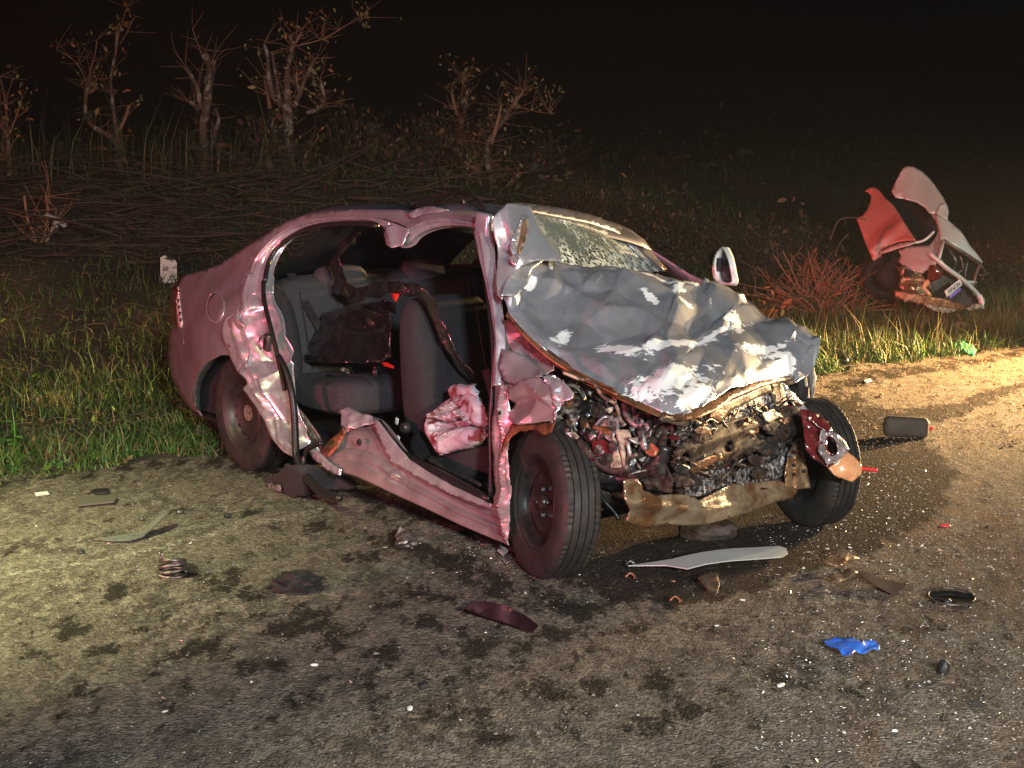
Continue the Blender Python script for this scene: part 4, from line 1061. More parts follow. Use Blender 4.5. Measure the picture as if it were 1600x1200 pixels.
while n_s < 150:      # bits hanging in the radiator zone
    x = rr2.uniform(1050, 1330); y = rr2.uniform(600, 775)
    if not inpoly([(x, y)], [(1050, 670), (1215, 610), (1270, 640), (1320, 690), (1300, 725), (1262, 690), (1250, 760), (1100, 775), (1050, 770)])[0]: continue
    n_s += 1
    p = S_F((x, y), rr2.uniform(-.02, .10))[0]
    m_ = MT[rr2.choice(['steel', 'brown', 'brown', 'black', 'copper', 'alu', 'brown', 'darkred', 'black', 'tan'])]
    v = np.array([[rr2.gauss(0, 1) for _ in range(3)] for _ in range(7)]); v = v / np.linalg.norm(v, axis=1)[:, None] * rr2.uniform(.008, .022) * [1.9, 1, .6]
    bm = bmesh.new()
    for q_ in v: bm.verts.new(q_)
    bmesh.ops.convex_hull(bm, input=bm.verts)
    me = bpy.data.meshes.new('metal_crumb'); bm.to_mesh(me); bm.free()
    link('metal_crumb', me, car, m_).location = p

# ------------------------------------------------------------------ cabin
def seatpart(name, prof, y0, y1, m_, parent, bev=.035, loc=(0, 0, 0), rot=(0, 0, 0), puff=.012):
    """side profile (x,z) swept across, softly padded"""
    P = resample(prof, .05, True, True)
    n = len(P); c = np.mean(P, 0); nu_ = 13
    V = []; Fc = []
    for i in range(nu_):
        u = i / (nu_ - 1); e = min(u, 1 - u) * (y1 - y0)
        s = 1 - .10 * max(0, 1 - e / bev) ** 2 / max(.12, np.ptp(np.array(P)[:, 0])) * .12 * 8
        pf = puff * math.sin(math.pi * u)
        for p in P:
            d = p - c; L_ = np.linalg.norm(d) + 1e-6
            q = c + d * s + d / L_ * pf
            V.append((q[0], y0 + (y1 - y0) * u, q[1]))
    for i in range(nu_ - 1):
        for k in range(n):
            Fc.append((i * n + k, i * n + (k + 1) % n, (i + 1) * n + (k + 1) % n, (i + 1) * n + k))
    Fc.append(tuple(range(n))[::-1]); Fc.append(tuple((nu_ - 1) * n + k for k in range(n)))
    o = mesh(name, V, Fc, m_, parent, True, 50)
    md = o.modifiers.new('soft', 'SUBSURF'); md.levels = 1; md.render_levels = 1
    return o
rs_ = bpy.data.objects.new('rear_seat', None); COL.objects.link(rs_); rs_.parent = car
seatpart('backrest', [(-.12, .42), (.16, .40), (.10, .70), (.04, .93), (-.03, .965), (-.16, .93), (-.22, .7)], .16, 1.5, MT['seat'], rs_, .08)
seatpart('headrest', [(-.06, .90), (.045, .89), (.06, .95), (.03, 1.00), (-.06, 1.00)], .42, .74, MT['seat'], rs_, .05)
seatpart('headrest', [(-.06, .90), (.045, .89), (.06, .95), (.03, 1.00), (-.06, 1.00)], .95, 1.27, MT['seat'], rs_, .05)
seatpart('side_bolster', [(-.18, .5), (.17, .45), (.16, .7), (.08, .88), (0, .93), (-.12, .93)], .12, .26, MT['seat2'], rs_, .08)
seatpart('cushion', [(.10, .38), (.1, .50), (.3, .49), (.62, .53), (.70, .50), (.71, .42), (.66, .36), (.3, .34)], .14, 1.5, MT['seat'], rs_, .05)
fs = bpy.data.objects.new('front_seat', None); COL.objects.link(fs); fs.parent = car
seatpart('backrest', [(1.10, .34), (1.30, .33), (1.28, .55), (1.21, .78), (1.17, .93), (1.12, .965), (1.05, .95), (1.04, .78), (1.06, .5)], .20, .68, MT['seat2'], fs, .06)
seatpart('cushion', [(1.12, .24), (1.14, .36), (1.4, .35), (1.66, .40), (1.72, .34), (1.70, .24), (1.4, .20)], .20, .70, MT['seat2'], fs, .05)
ds = bpy.data.objects.new('front_seat', None); COL.objects.link(ds); ds.parent = car
seatpart('backrest', [(1.10, .34), (1.30, .33), (1.28, .55), (1.21, .78), (1.17, .90), (1.12, .92), (1.05, .91), (1.04, .78), (1.06, .5)], .95, 1.42, MT['seat2'], ds, .06)
seatpart('cushion', [(1.12, .24), (1.14, .36), (1.4, .35), (1.66, .40), (1.72, .34), (1.70, .24), (1.4, .20)], .95, 1.42, MT['seat2'], ds, .05)
def quad(name, P, m_, parent=car, solid=.01): return mesh(name, P, [tuple(range(len(P)))], m_, parent, False, solid=solid)
quad('floor_pan', [(-.8, .12, .17), (2.3, .12, .17), (2.3, 1.54, .17), (-.8, 1.54, .17)], MT['void'])
quad('bulkhead', [(2.12, .14, .17), (2.05, .3, 1.0), (1.95, 1.45, .95), (2.12, 1.52, .17)], MT['void'])
rbox('dashboard', (1.93, .85, .72), (.36, 1.2, .26), MT['void'], car, (0, -.1, 0), .06)
rbox('centre_console', (1.45, .82, .30), (.9, .18, .18), MT['black'], car, (0, 0, 0), .03)
tube('gear_lever', [(1.62, .82, .38), (1.60, .82, .48), (1.58, .82, .53)], [.01, .01, .022], MT['black'], car)
# steering wheel
swp = [(.18 * math.cos(t), .18 * math.sin(t), 0) for t in np.linspace(0, 2 * math.pi, 25)]
sw = tube('steering_wheel', swp, .014, MT['black'], car, 8, sub=2); sw.location = (1.68, 1.2, .74); sw.rotation_euler = (0, R_(-62), 0)
o = wheel((.0, 1.52, .287), (0, 1.0, math.pi), False)
# far side of the body, with windows
fs_poly = [(-.85, .28), (-.88, .60), (-.84, .90), (-.25, .95), (.15, 1.14), (.45, 1.24), (1.0, 1.24), (1.3, 1.18), (1.55, 1.03), (1.9, .92), (2.3, .62), (2.25, .2), (.5, .17), (.28, .22), (.2, .5), (0, .62), (-.2, .5), (-.28, .25)]
def farmap(P):
    z = P[:, 1]
    y = 1.64 - .28 * sstep(.85, 1.4, z) - .04 * sstep(.5, .2, z)
    return np.stack([P[:, 0], y, z], 1)
def patch_xz(name, poly, m_, holes=(), dy=0., step=.06, mp=None, parent=None, solid=.006):
    P, T = tri(poly, step, holes)
    V = (mp or farmap)(P); V[:, 1] += dy
    return mesh(name, V, T, m_, parent or car, True, 40, solid=solid)
win1 = [(.2, .96), (.3, 1.1), (.5, 1.18), (.78, 1.18), (.80, .96)]
win2 = [(.88, .96), (.88, 1.19), (1.22, 1.15), (1.46, 1.0), (1.44, .96)]
patch_xz('far_side_panel', fs_poly, MT['roof'], [win1, win2])
patch_xz('side_window', win1, MT['glass'], dy=-.01, solid=.004)
patch_xz('side_window', win2, MT['glass'], dy=-.01, solid=.004)
patch_xz('door_lining', [(-.6, .17), (-.6, .93), (.1, .94), (1.75, .94), (2.0, .17)], MT['void'], dy=-.07)
# boot lid, rear screen, rear bumper
gx = np.linspace(-.88, -.22, 8); gy = np.linspace(.24, 1.42, 9)
V = [(x - .02 * (1 - ((y - .83) / .6) ** 2), y, .895 + .03 * (x + .88) / .66 + .022 * (1 - ((y - .83) / .6) ** 2)) for x in gx for y in gy]
mesh('boot_lid', V, gridfaces(8, 9), MT['silver'], car, True, 40, solid=.006)
V = [(-.22 + .62 * u, .27 + .03 * u + v * (1.13 - .06 * u), .92 + .37 * u ** .85) for u in np.linspace(0, 1, 7) for v in np.linspace(0, 1, 7)]
mesh('rear_screen', V, gridfaces(7, 7), MT['glass'], car, True, 40, solid=.005)
V = [(-.89 - .05 * math.sin(z * 3.2) * (1 - abs(y - .83) / 1.2) - .01, y, z) for z in np.linspace(.24, .9, 8) for y in np.linspace(.22, 1.46, 9)]
mesh('rear_panel', V, gridfaces(8, 9), MT['silver'], car, True, 40, solid=.01)
quad('rear_shelf', [(-.3, .3, .93), (-.02, .3, .95), (-.02, 1.4, .95), (-.3, 1.4, .93)], MT['void'])
quad('boot_side', [(-.8, .14, .2), (.1, .14, .2), (.05, .14, .9), (-.7, .3, .9)], MT['void'])
# front axle and underbody
tube('front_axle', [(2.42, .2, .27), (2.45, .7, .30), (2.48, 1.35, .27)], .03, MT['brown'], car)
rbox('subframe', (2.45, .8, .24), (.2, .9, .06), MT['brown'], car, (0, 0, 0), .02)

# belts and buckles
S_B = Surf([(560, 580, 'y', .45), (610, 580, 'y', .40), (540, 590, 'y', .45), (600, 540, 'y', .42)])
tube('belt_loop', [S_B(p)[0] for p in [(546, 566), (548, 578), (556, 590), (566, 596), (574, 590)]], .008, MT['black'], car)
o = rbox('belt_buckle', S_B((590, 582))[0], (.09, .03, .05), MT['black'], car, (0, .1, -.9), .008)
rbox('release_button', (-.02, -.017, 0), (.018, .01, .044), MT['strap'], o, (0, 0, 0), .002)
patch('red_strap', [(596, 566), (604, 566), (616, 572), (615, 576), (600, 572)], S_B, MT['strap'], car, 4, push=.02, solid=.003)
patch('red_strap', [(527, 484), (534, 482), (543, 488), (540, 492), (530, 490)], S_B, MT['strap'], car, 4, push=.0, disp=cm(7, .03, .02), solid=.003)
patch('red_tag', [(612, 458), (624, 459), (619, 472), (614, 466)], Surf([(615, 460, 'y', .25), (624, 470, 'y', .25), (612, 470, 'y', .25)]), MT['strap'], car, 4, solid=.003)
lathe('seat_knob', [(0, -.02), (.02, -.02), (.026, -.008), (.026, .01)], MT['black'], car, 20).location = Surf([(634, 660, 'y', .17), (640, 680, 'y', .17), (620, 670, 'y', .17)])((634, 668))[0]
for p in [(620, 658), (622, 686)]:
    rbox('seat_tag', Surf([(634, 660, 'y', .16), (640, 680, 'y', .16), (620, 670, 'y', .16)])(p)[0], (.02, .006, .03), MT['white'], car, (0, .3, 0), .002)
tube('seat_rail', [S_SIDE(p, -.25)[0] for p in [(668, 716), (700, 734), (752, 758)]], .010, MT['steel'], car)

# airbag hanging out of the front doorway
S_AB = Surf([(680, 650, 'y', .22), (720, 600, 'y', .26), (765, 640, 'y', .2), (700, 708, 'y', .18), (760, 690, 'y', .2)])
ab = [(705, 618), (706, 608), (714, 601), (730, 599), (744, 600), (750, 612), (760, 628), (766, 646), (768, 660), (766, 680), (757, 692), (740, 700), (720, 705), (700, 710), (692, 708), (684, 696), (675, 676), (673, 660), (678, 646), (690, 632)]
def pillow(poly, rad, amp, sp, fa, seed, extra=None):
    F = rfac(poly, sp, fa, seed)
    def f(P, V):
        d = polydist(P, poly, True)
        h = amp * np.sqrt(np.clip(d / rad, 0, 1) * (2 - np.clip(d / rad, 0, 1))) + F(P, 2)
        for a, b, wd, am in (extra or []): h = h + am * np.clip(1 - segdist(P, a, b) / wd, 0, 1)
        return h
    return f
a1 = [(706, 618), (705, 609), (710, 602), (720, 599), (734, 600), (745, 600), (751, 612), (752, 622), (738, 618), (724, 620), (712, 624)]
a2 = [(678, 648), (690, 634), (706, 622), (726, 614), (744, 614), (756, 624), (765, 644), (768, 662), (760, 668), (744, 664), (732, 654), (724, 652), (712, 660), (694, 658), (680, 654)]
a3 = [(677, 650), (690, 656), (704, 660), (724, 656), (742, 664), (764, 668), (766, 680), (757, 692), (740, 700), (720, 705), (700, 710), (692, 708), (684, 696), (675, 678), (673, 662)]
bgp = patch('airbag', a3, S_AB, MT['bag_white'], car, 2.8, disp=pillow(a3, 13, .07, 12, .006, 501, [((694, 668), (735, 664), 7, -.07), ((700, 684), (735, 668), 5, .03)]), nrm=(.2, -1, .1), angle=30, solid=.003, curve=True)
patch('airbag_fold', a2, S_AB, MT['bag_white'], bgp, 2.8, push=.03, disp=pillow(a2, 12, .05, 12, .007, 502, [((682, 650), (722, 628), 4, .04), ((722, 640), (744, 658), 4, .035), ((694, 650), (728, 636), 3, -.04)]), nrm=(.2, -1, .1), angle=30, solid=.003, curve=True)
patch('airbag_fold', a1, S_AB, MT['bag_white'], bgp, 2.8, push=.05, disp=pillow(a1, 9, .05, 9, .005, 503), nrm=(.2, -1, .1), angle=30, solid=.003, curve=True)
patch('airbag', [(752, 580), (760, 600), (768, 640), (768, 590), (764, 575)], S_AB, MT['seat2'], car, 5, push=.02, solid=.004)

# ------------------------------------------------------------------ black sheet lying over the seats (a thing of its own)
ROOTW = []
def to_world(o):
    o.parent = None
    o.matrix_world = Matrix.Translation(Vector(RO)) @ Matrix.Rotation(CAR_ANG, 4, 'Z') @ Matrix.Translation(o.location)
    return o
S_BG = Surf([(455, 500, 'y', .42), (520, 500, 'y', .36), (600, 500, 'y', .4), (450, 560, 'y', .34), (530, 570, 'y', .22), (610, 560, 'y', .34), (540, 440, 'y', .5), (600, 450, 'y', .38)])
bg = [(443, 520), (452, 498), (470, 488), (490, 490), (510, 486), (530, 482), (546, 478), (560, 474), (590, 470), (618, 472), (618, 520), (612, 552), (596, 562), (570, 566), (548, 568), (520, 570), (492, 568), (466, 566), (442, 572), (436, 562), (446, 548)]
def d_bg(P, V): return .16 * (crumple(V, 601, .24, 4, .6) - .4) + .05 * (crumple(V, 602, .10, 4) - .5)
o = patch('plastic_sheet', bg, S_BG, MT['bag'], None, 3.6, disp=lambda P, V, F=rfac(bg, 26, .028, 601), G=rfac(bg, 10, .006, 602): F(P, 1) + G(P, .5), nrm=(.4, -.8, .5), angle=12, solid=.002, recenter=True)
tag(to_world(o), 'crumpled shiny black plastic sheet heaped on the rear seat', 'plastic sheet')
S_ST = Surf([(545, 365, 'y', .45), (522, 400, 'y', .42), (530, 440, 'y', .42), (580, 450, 'y', .36), (640, 445, 'y', .22), (680, 480, 'y', .24), (720, 560, 'y', .3), (744, 586, 'y', .34)])
stp = [(564, 362), (548, 382), (536, 396), (530, 404), (536, 425), (546, 444), (560, 452), (580, 443), (612, 440), (645, 443), (664, 452), (678, 466), (684, 482), (690, 500), (700, 520), (712, 548), (724, 566), (746, 586), (742, 592), (722, 578),
       (704, 556), (690, 534), (680, 506), (664, 472), (650, 464), (634, 463), (612, 458), (600, 462), (585, 466), (572, 470), (556, 474), (540, 464), (528, 462), (520, 456), (524, 436), (516, 412), (520, 400), (538, 378), (552, 364)]
o = patch('plastic_sheet', stp, S_ST, MT['bag'], None, 3.4, disp=lambda P, V: .07 * (crumple(V, 611, .18, 4, .6) - .4), nrm=(.4, -.8, .5), angle=24, solid=.002, recenter=True)
tag(to_world(o), 'twisted strip of black plastic draped from the roof over the front seat', 'plastic sheet')
o = patch('paper_scrap', [(516, 574), (524, 578), (536, 574), (548, 578), (546, 590), (540, 604), (532, 604), (536, 592), (528, 590), (520, 586)], S_B, MT['paper'], None, 3, disp=cm(620, .03, .05), angle=20, solid=.001, recenter=True)
tag(to_world(o), 'torn pinkish paper scrap caught at the rear seat edge', 'paper')

# stitched seams and belts
for y_ in (.33, .56):
    tube('seat_seam', [(1.292, y_, .40), (1.286, y_, .55), (1.225, y_, .78), (1.19, y_, .92)], .0035, MT['void'], fs, 5)
for y_ in (.30, .62, .83, 1.04, 1.36):
    tube('seat_seam', [(.168, y_, .52), (.115, y_, .70), (.055, y_, .90)], .0035, MT['void'], rs_, 5)
    tube('seat_seam', [(.3, y_, .505), (.6, y_, .54), (.705, y_, .51)], .0035, MT['void'], rs_, 5)
mesh('seat_belt', [(-.02, .27, .99), (-.02, .32, .99), (.10, .36, .80), (.10, .31, .80), (.20, .46, .56), (.20, .41, .56), (.34, .60, .535), (.34, .55, .535)], [(0, 1, 2, 3), (3, 2, 4, 5), (5, 4, 6, 7)], MT['black'], car, False, solid=.002)

# charred strips and wires across the crushed front
rs3 = random.Random(31)
for k in range(34):
    x = rs3.uniform(1050, 1240); y = rs3.uniform(625, 760); L_ = rs3.uniform(14, 55); a = rs3.gauss(-.3, .7)
    if not inpoly([(x, y)], [(1050, 665), (1215, 606), (1256, 640), (1250, 760), (1100, 780), (1050, 770)])[0]: continue
    pts = [S_F((x + L_ * t * math.cos(a) + rs3.gauss(0, 2), y + L_ * t * math.sin(a) + rs3.gauss(0, 3)), rs3.uniform(.04, .10))[0] for t in (0, .35, .7, 1)]
    tube('charred_strip', pts, [rs3.uniform(.003, .009), .006, .005, .003], MT[rs3.choice(['black', 'brown', 'wire', 'steel', 'under', 'brown'])], car, 6, sub=3)
for k in range(16):
    x = rs3.uniform(1052, 1236); y = rs3.uniform(640, 755); r_ = rs3.uniform(7, 15)
    if not inpoly([(x, y)], [(1050, 665), (1215, 612), (1250, 645), (1246, 755), (1100, 775), (1052, 770)])[0]: continue
    poly = [(x + r_ * 1.5 * math.cos(t) * rs3.uniform(.5, 1), y + r_ * math.sin(t) * rs3.uniform(.5, 1)) for t in np.linspace(0, 5.6, 9)]
    patch('charred_flap', poly, S_F, MT[rs3.choice(['brown', 'black', 'brown', 'under'])], car, 4, push=rs3.uniform(.06, .11), disp=cm(700 + k, .05, .05), angle=15, solid=.003, seed=k)
# ================================================================== the second wreck, tipped on the verge
WY = 13.9
wb = ground(1440, 505)
S_W = Surf([(1340, 340, 'y', WY + .25), (1365, 295, 'y', WY + .45), (1431, 376, 'y', WY - .12), (1370, 405, 'y', WY - .05), (1470, 400, 'y', WY - .25), (1480, 330, 'y', WY + .35), (1411, 262, 'y', WY + .5),
             (1535, 410, 'y', WY + .15), (1535, 478, 'y', WY - .0), (1440, 480, 'y', WY - .35), (1500, 362, 'y', WY + .1)], 'w')
wk = thing('wrecked_hatchback', 'tipped white hatchback wreck, tinted by red light, on the far grass verge', 'car', (3.9, WY, float(terrain(3.9, WY))))
def wp(name, poly, m_, step=4, push=0., disp=None, holes=(), solid=.01, seed=1, surf=None, parent=None, angle=35, nrm=None, jit=0., curve=False):
    o = patch(name, poly, surf or S_W, m_, None, step, holes, disp, push, solid, curve, jit, angle, None, seed, 'w', nrm)
    me = o.data
    n = len(me.vertices); a = np.empty(n * 3, np.float32); me.vertices.foreach_get('co', a)
    a = a.reshape(-1, 3) - np.array(wk.location, np.float32); me.vertices.foreach_set('co', a.ravel()); me.update()
    o.parent = parent or wk
    return o
MT['wlit_pink'] = mat('pink_lit_white_paint', (.42, .37, .36), .42, .15, (.34, .29, .28), 3)  # white body; red light put into the paint as a pink tint
MT['wlit_red'] = mat('red_lit_white_paint', (.40, .13, .11), .42, .1, (.30, .09, .08), 3)  # same white body, red light on the door panel put into the colour
MT['wwhite'] = mat('pale_body_paint', (.55, .58, .56), .42, .15, (.46, .48, .47), 3)
wl = lambda sd, sz, am: (lambda P, V: am * lumps(V, sd, sz))
wc = lambda sd, sz, am: (lambda P, V: am * (crumple(V, sd, sz, 4) - .5))
panel = [(1338, 341), (1347, 338), (1355, 328), (1360, 316), (1361, 306), (1357, 301), (1351, 299), (1358, 294), (1366, 293), (1374, 298), (1383, 310), (1395, 320), (1404, 333), (1412, 347), (1422, 362), (1431, 376), (1420, 376), (1405, 378), (1390, 384), (1376, 391),
         (1380, 394), (1400, 388), (1372, 402), (1365, 408), (1360, 398), (1353, 382), (1345, 360)]
wp('front_door_panel', [(1338, 341), (1347, 338), (1355, 328), (1360, 316), (1361, 306), (1357, 301), (1351, 299), (1358, 294), (1366, 293), (1374, 298), (1383, 310), (1395, 320), (1404, 333), (1412, 347), (1422, 362), (1431, 376), (1418, 376), (1402, 379), (1388, 385), (1376, 391), (1378, 400), (1365, 408), (1360, 398), (1353, 382), (1345, 360)],
   MT['wlit_red'], disp=lambda P, V: .05 * np.clip(1 - segdist(P, (1362, 388), (1411, 346)) / 16, 0, 1) + .03 * lumps(V, 3, .7))
wp('lower_rail', [(1376, 393), (1390, 386), (1405, 381), (1422, 378), (1432, 379), (1420, 384), (1404, 388), (1388, 394), (1375, 397)], MT['wlit_pink'], push=.06, step=3)
tb = Surf([(1340, 340, 'y', WY)], 'w') if False else None
def wtube(name, pts, r, m_, push=.03): 
    o = tube(name, [S_W(p, push)[0] - np.array(wk.location) for p in pts], r, m_, wk, 6); return o
wtube('window_trim', [(1405, 383), (1425, 380), (1440, 377), (1450, 371), (1459, 362)], .012, MT['white'])
wp('rear_quarter', [(1404, 392), (1420, 386), (1440, 385), (1452, 384), (1460, 374), (1466, 360), (1462, 344), (1455, 335), (1463, 334), (1470, 342), (1476, 374), (1470, 388), (1464, 406), (1462, 414), (1470, 422), (1472, 428), (1462, 426), (1452, 420), (1440, 428), (1425, 425), (1412, 416), (1404, 408), (1408, 400)],
   MT['wlit_pink'], disp=wl(5, .5, .03), jit=.3)
wp('rear_pillar', [(1462, 334), (1478, 342), (1500, 361), (1508, 372), (1515, 384), (1526, 397), (1535, 409), (1533, 412), (1510, 396), (1490, 384), (1476, 375), (1470, 384), (1468, 362), (1464, 346)], MT['wwhite'], push=.03, disp=wc(6, .5, .06), jit=.2)
wp('roof_panel', [(1393, 299), (1399, 285), (1411, 263), (1418, 260), (1427, 261), (1440, 268), (1452, 279), (1464, 295), (1473, 308), (1480, 322), (1482, 332), (1480, 343), (1464, 335), (1452, 333), (1445, 324), (1432, 316), (1415, 312), (1408, 303), (1400, 306), (1396, 305)], MT['wlit_pink'], disp=wl(8, .9, .05), curve=False)
wp('roof_underside', [(1397, 299), (1402, 297), (1410, 301), (1416, 311), (1405, 310), (1398, 308)], MT['wwhite'], push=.02, step=3)
wp('roof_underside', [(1470, 318), (1478, 318), (1482, 330), (1480, 344), (1463, 334), (1466, 326)], MT['wwhite'], push=.03, step=3)
wp('cabin_shade_sheet', [(1388, 306), (1420, 310), (1440, 316), (1456, 330), (1466, 350), (1464, 366), (1452, 384), (1438, 386), (1428, 382), (1412, 350), (1396, 322)], MT['void'], push=-.25, step=8)  # black sheet standing in for the shade inside the cabin opening
wp('tailgate_window', [(1476, 376), (1492, 386), (1512, 399), (1531, 412), (1528, 424), (1521, 440), (1520, 452), (1506, 444), (1490, 430), (1466, 408), (1470, 390)], MT['glass'], push=.03)
ww = [((1466, 408), (1474, 376)), ((1474, 376), (1500, 392), (1531, 412)), ((1531, 412), (1524, 430), (1520, 450), (1522, 462)), ((1452, 396), (1466, 408), (1480, 420), (1500, 434), (1520, 452), (1536, 470)), ((1496, 433), (1510, 440), (1524, 441)), ((1531, 412), (1541, 428), (1530, 430))]
for i, pts in enumerate(ww): wtube('window_surround', pts, [.016, .018, .018, .022, .014, .008][i], MT['wwhite' if i in (0, 3, 4) else 'tan'], .08)
for i, pts in enumerate([((1484, 392), (1494, 408), (1490, 420)), ((1500, 400), (1505, 418), (1498, 426)), ((1512, 408), (1508, 430), (1512, 438))]): wtube('cracked_strip', pts, .006, MT['alu'], .05)
wp('tailgate', [(1466, 410), (1482, 424), (1500, 438), (1520, 456), (1532, 468), (1535, 480), (1520, 482), (1500, 480), (1478, 476), (1458, 464), (1450, 450), (1454, 436), (1468, 430), (1472, 424)], MT['black'], push=-.0, disp=wc(12, .3, .05))
wp('tail_lamp', [(1448, 432), (1454, 414), (1460, 415), (1472, 426), (1468, 434), (1455, 441)], MT['redlens'], push=.06, step=4, solid=.03)
wp('torn_bumper', [(1400, 416), (1412, 414), (1426, 424), (1440, 430), (1450, 440), (1458, 462), (1446, 466), (1430, 462), (1412, 456), (1404, 446), (1408, 432)], MT['gold'], push=.02, disp=wc(14, .16, .16), jit=.8, angle=20, step=4)
wp('torn_bumper', [(1414, 420), (1428, 424), (1424, 434), (1412, 432)], MT['void'], push=.1, step=4)
wp('bumper_strip', [(1398, 454), (1420, 456), (1450, 462), (1480, 468), (1504, 476), (1508, 484), (1490, 486), (1450, 478), (1410, 470), (1398, 464)], MT['copper'], push=.10, disp=wc(16, .3, .05), solid=.03)
wp('broken_trim', [(1442, 473), (1460, 478), (1494, 484), (1484, 490), (1466, 488), (1448, 480)], MT['beige'], push=.14, disp=wc(17, .2, .05), solid=.01)
wp('broken_trim', [(1508, 482), (1520, 476), (1532, 474), (1536, 480), (1528, 484), (1514, 486)], MT['beige'], push=.12, disp=wc(18, .2, .05), solid=.01)
wp('broken_trim', [(1444, 440), (1450, 436), (1453, 442), (1446, 450), (1456, 460), (1450, 462), (1441, 450)], MT['amber'], push=.12, step=3, solid=.01)
wtube('loose_bar', [(1530, 462), (1534, 472), (1533, 482)], .025, MT['white'], .1)
# licence plate with its characters
pc = [S_W(p, .14)[0] for p in [(1474, 457), (1498, 438), (1505, 443), (1481, 462)]]
pm = sum(pc) / 4; ux = pc[1] - pc[0]; uy = pc[3] - pc[0]; Lx = np.linalg.norm(ux); Ly = np.linalg.norm(uy)
ux /= Lx; uz = np.cross(ux, uy / Ly); uz /= np.linalg.norm(uz); uy_ = np.cross(uz, ux)
if uz[1] > 0: uz = -uz; uy_ = np.cross(uz, ux)
plate = rbox('licence_plate', (0, 0, 0), (Lx, Ly * .95, .01), MT['white'], wk, (0, 0, 0), .003)
PMt = Matrix(((ux[0], uy_[0], uz[0], pm[0] - wk.location[0]), (ux[1], uy_[1], uz[1], pm[1] - wk.location[1]), (ux[2], uy_[2], uz[2], pm[2] - wk.location[2]), (0, 0, 0, 1)))
plate.matrix_local = PMt
tcv = bpy.data.curves.new('plate_text', 'FONT'); tcv.body = '3EF6F2N'; tcv.size = Ly * .85; tcv.align_x = 'CENTER'; tcv.align_y = 'CENTER'; tcv.extrude = .001
to = bpy.data.objects.new('plate_characters', tcv); COL.objects.link(to); to.parent = plate; to.location = (0, 0, .0075); tcv.materials.append(MT['void'])
bpy.context.view_layer.update()
tme = bpy.data.meshes.new_from_object(to); to_n = bpy.data.objects.new('plate_characters', tme); COL.objects.link(to_n); to_n.parent = plate; to_n.location = (0, 0, .0075); bpy.data.objects.remove(to); to = to_n
to.scale = (-.9 if False else .9, 1, 1)
bp = rbox('plate_band', (0, -Ly * .8, -.004), (Lx * .7, Ly * .5, .008), mat('blue_band', (.18, .12, .5), .3), plate, (0, 0, 0), .002)
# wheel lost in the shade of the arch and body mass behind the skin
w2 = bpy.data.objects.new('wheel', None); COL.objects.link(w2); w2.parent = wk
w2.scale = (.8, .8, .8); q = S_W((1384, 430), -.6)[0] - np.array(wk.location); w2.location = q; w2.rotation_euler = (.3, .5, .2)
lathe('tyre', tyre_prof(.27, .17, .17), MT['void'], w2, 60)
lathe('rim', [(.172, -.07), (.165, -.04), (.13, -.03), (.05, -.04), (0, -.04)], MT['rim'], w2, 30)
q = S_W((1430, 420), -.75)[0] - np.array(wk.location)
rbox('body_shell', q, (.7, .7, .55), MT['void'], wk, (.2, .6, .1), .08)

# ================================================================== debris on the road
def slab(name, poly_px, m_, z0=.0, th=.008, disp=None, step=6, angle=16, label='', cat='', lift=None, group=None, jit=0., curve=False):
    P, T = tri(poly_px, step, (), curve, jit)
    V = np.array([ground(p[0], p[1]) for p in P])
    if float(edge_d(V[:, 0].mean(), V[:, 1].mean())) > 0: V[:, 2] = terrain(V[:, 0], V[:, 1])
    V[:, 2] += z0 + th
    if lift is not None: V[:, 2] += lift(P)
    if disp is not None: V[:, 2] += disp(V)
    n = np.cross(V[T[:, 1]] - V[T[:, 0]], V[T[:, 2]] - V[T[:, 0]])
    if n[:, 2].sum() < 0: T = T[:, ::-1].copy()
    o = mesh(name, V, T, m_, None, disp is not None, angle, recenter=True, solid=th * .6)
    return tag(o, label, cat, group)
slab('trim_strip', [(981, 893), (1010, 891), (1050, 889), (1100, 881), (1150, 872), (1190, 866), (1216, 862), (1228, 865), (1231, 873), (1222, 879), (1190, 884), (1140, 893), (1100, 901), (1074, 907), (1040, 898), (1010, 895)], MT['trimwhite'], th=.006,
     lift=lambda P: .03 * np.exp(-((P[:, 0] - 1100) / 90) ** 2) + .012, label='long pale grey trim strip lying in front of the wrecked car', cat='car trim')
slab('door_glass_strip', [(728, 965), (736, 957), (760, 954), (790, 961), (820, 973), (841, 986), (832, 996), (800, 985), (760, 975)], mat('tinted_strip', (.018, .008, .012), .22, 0, coat=.4), th=.006, lift=lambda P: .010 + .02 * sstep(1000, 950, P[:, 1]),
     label='dark glossy curved strip of plastic in the open road foreground', cat='car trim')
slab('bumper_shard', [(147, 846), (175, 842), (200, 838), (222, 834), (243, 826), (262, 819), (263, 825), (245, 835), (225, 843), (205, 848), (180, 849), (165, 848)], mat('grey_shard', (.16, .17, .15), .45, .1, (.1, .1, .09), 20), th=.006, lift=lambda P: .004 + .05 * sstep(215, 263, P[:, 0]),
     label='jagged grey shard with one end curled up on the left lane', cat='debris')
o = slab('flat_case', [(115, 786), (122, 782), (180, 779), (183, 784), (178, 789), (122, 795)], mat('case_plastic', (.10, .09, .07), .5), th=.015, label='thin flat rectangular plastic case near the grass at left', cat='debris')
slab('foil_scrap', [(54, 772), (74, 770), (77, 774), (56, 777)], MT['white'], th=.006, label='small white scrap beside the bright grass edge', cat='debris')
slab('cardboard_scrap', [(142, 769), (150, 766), (170, 766), (168, 773), (148, 774)], MT['black'], th=.008, label='small black square scrap near the grass at left', cat='debris')
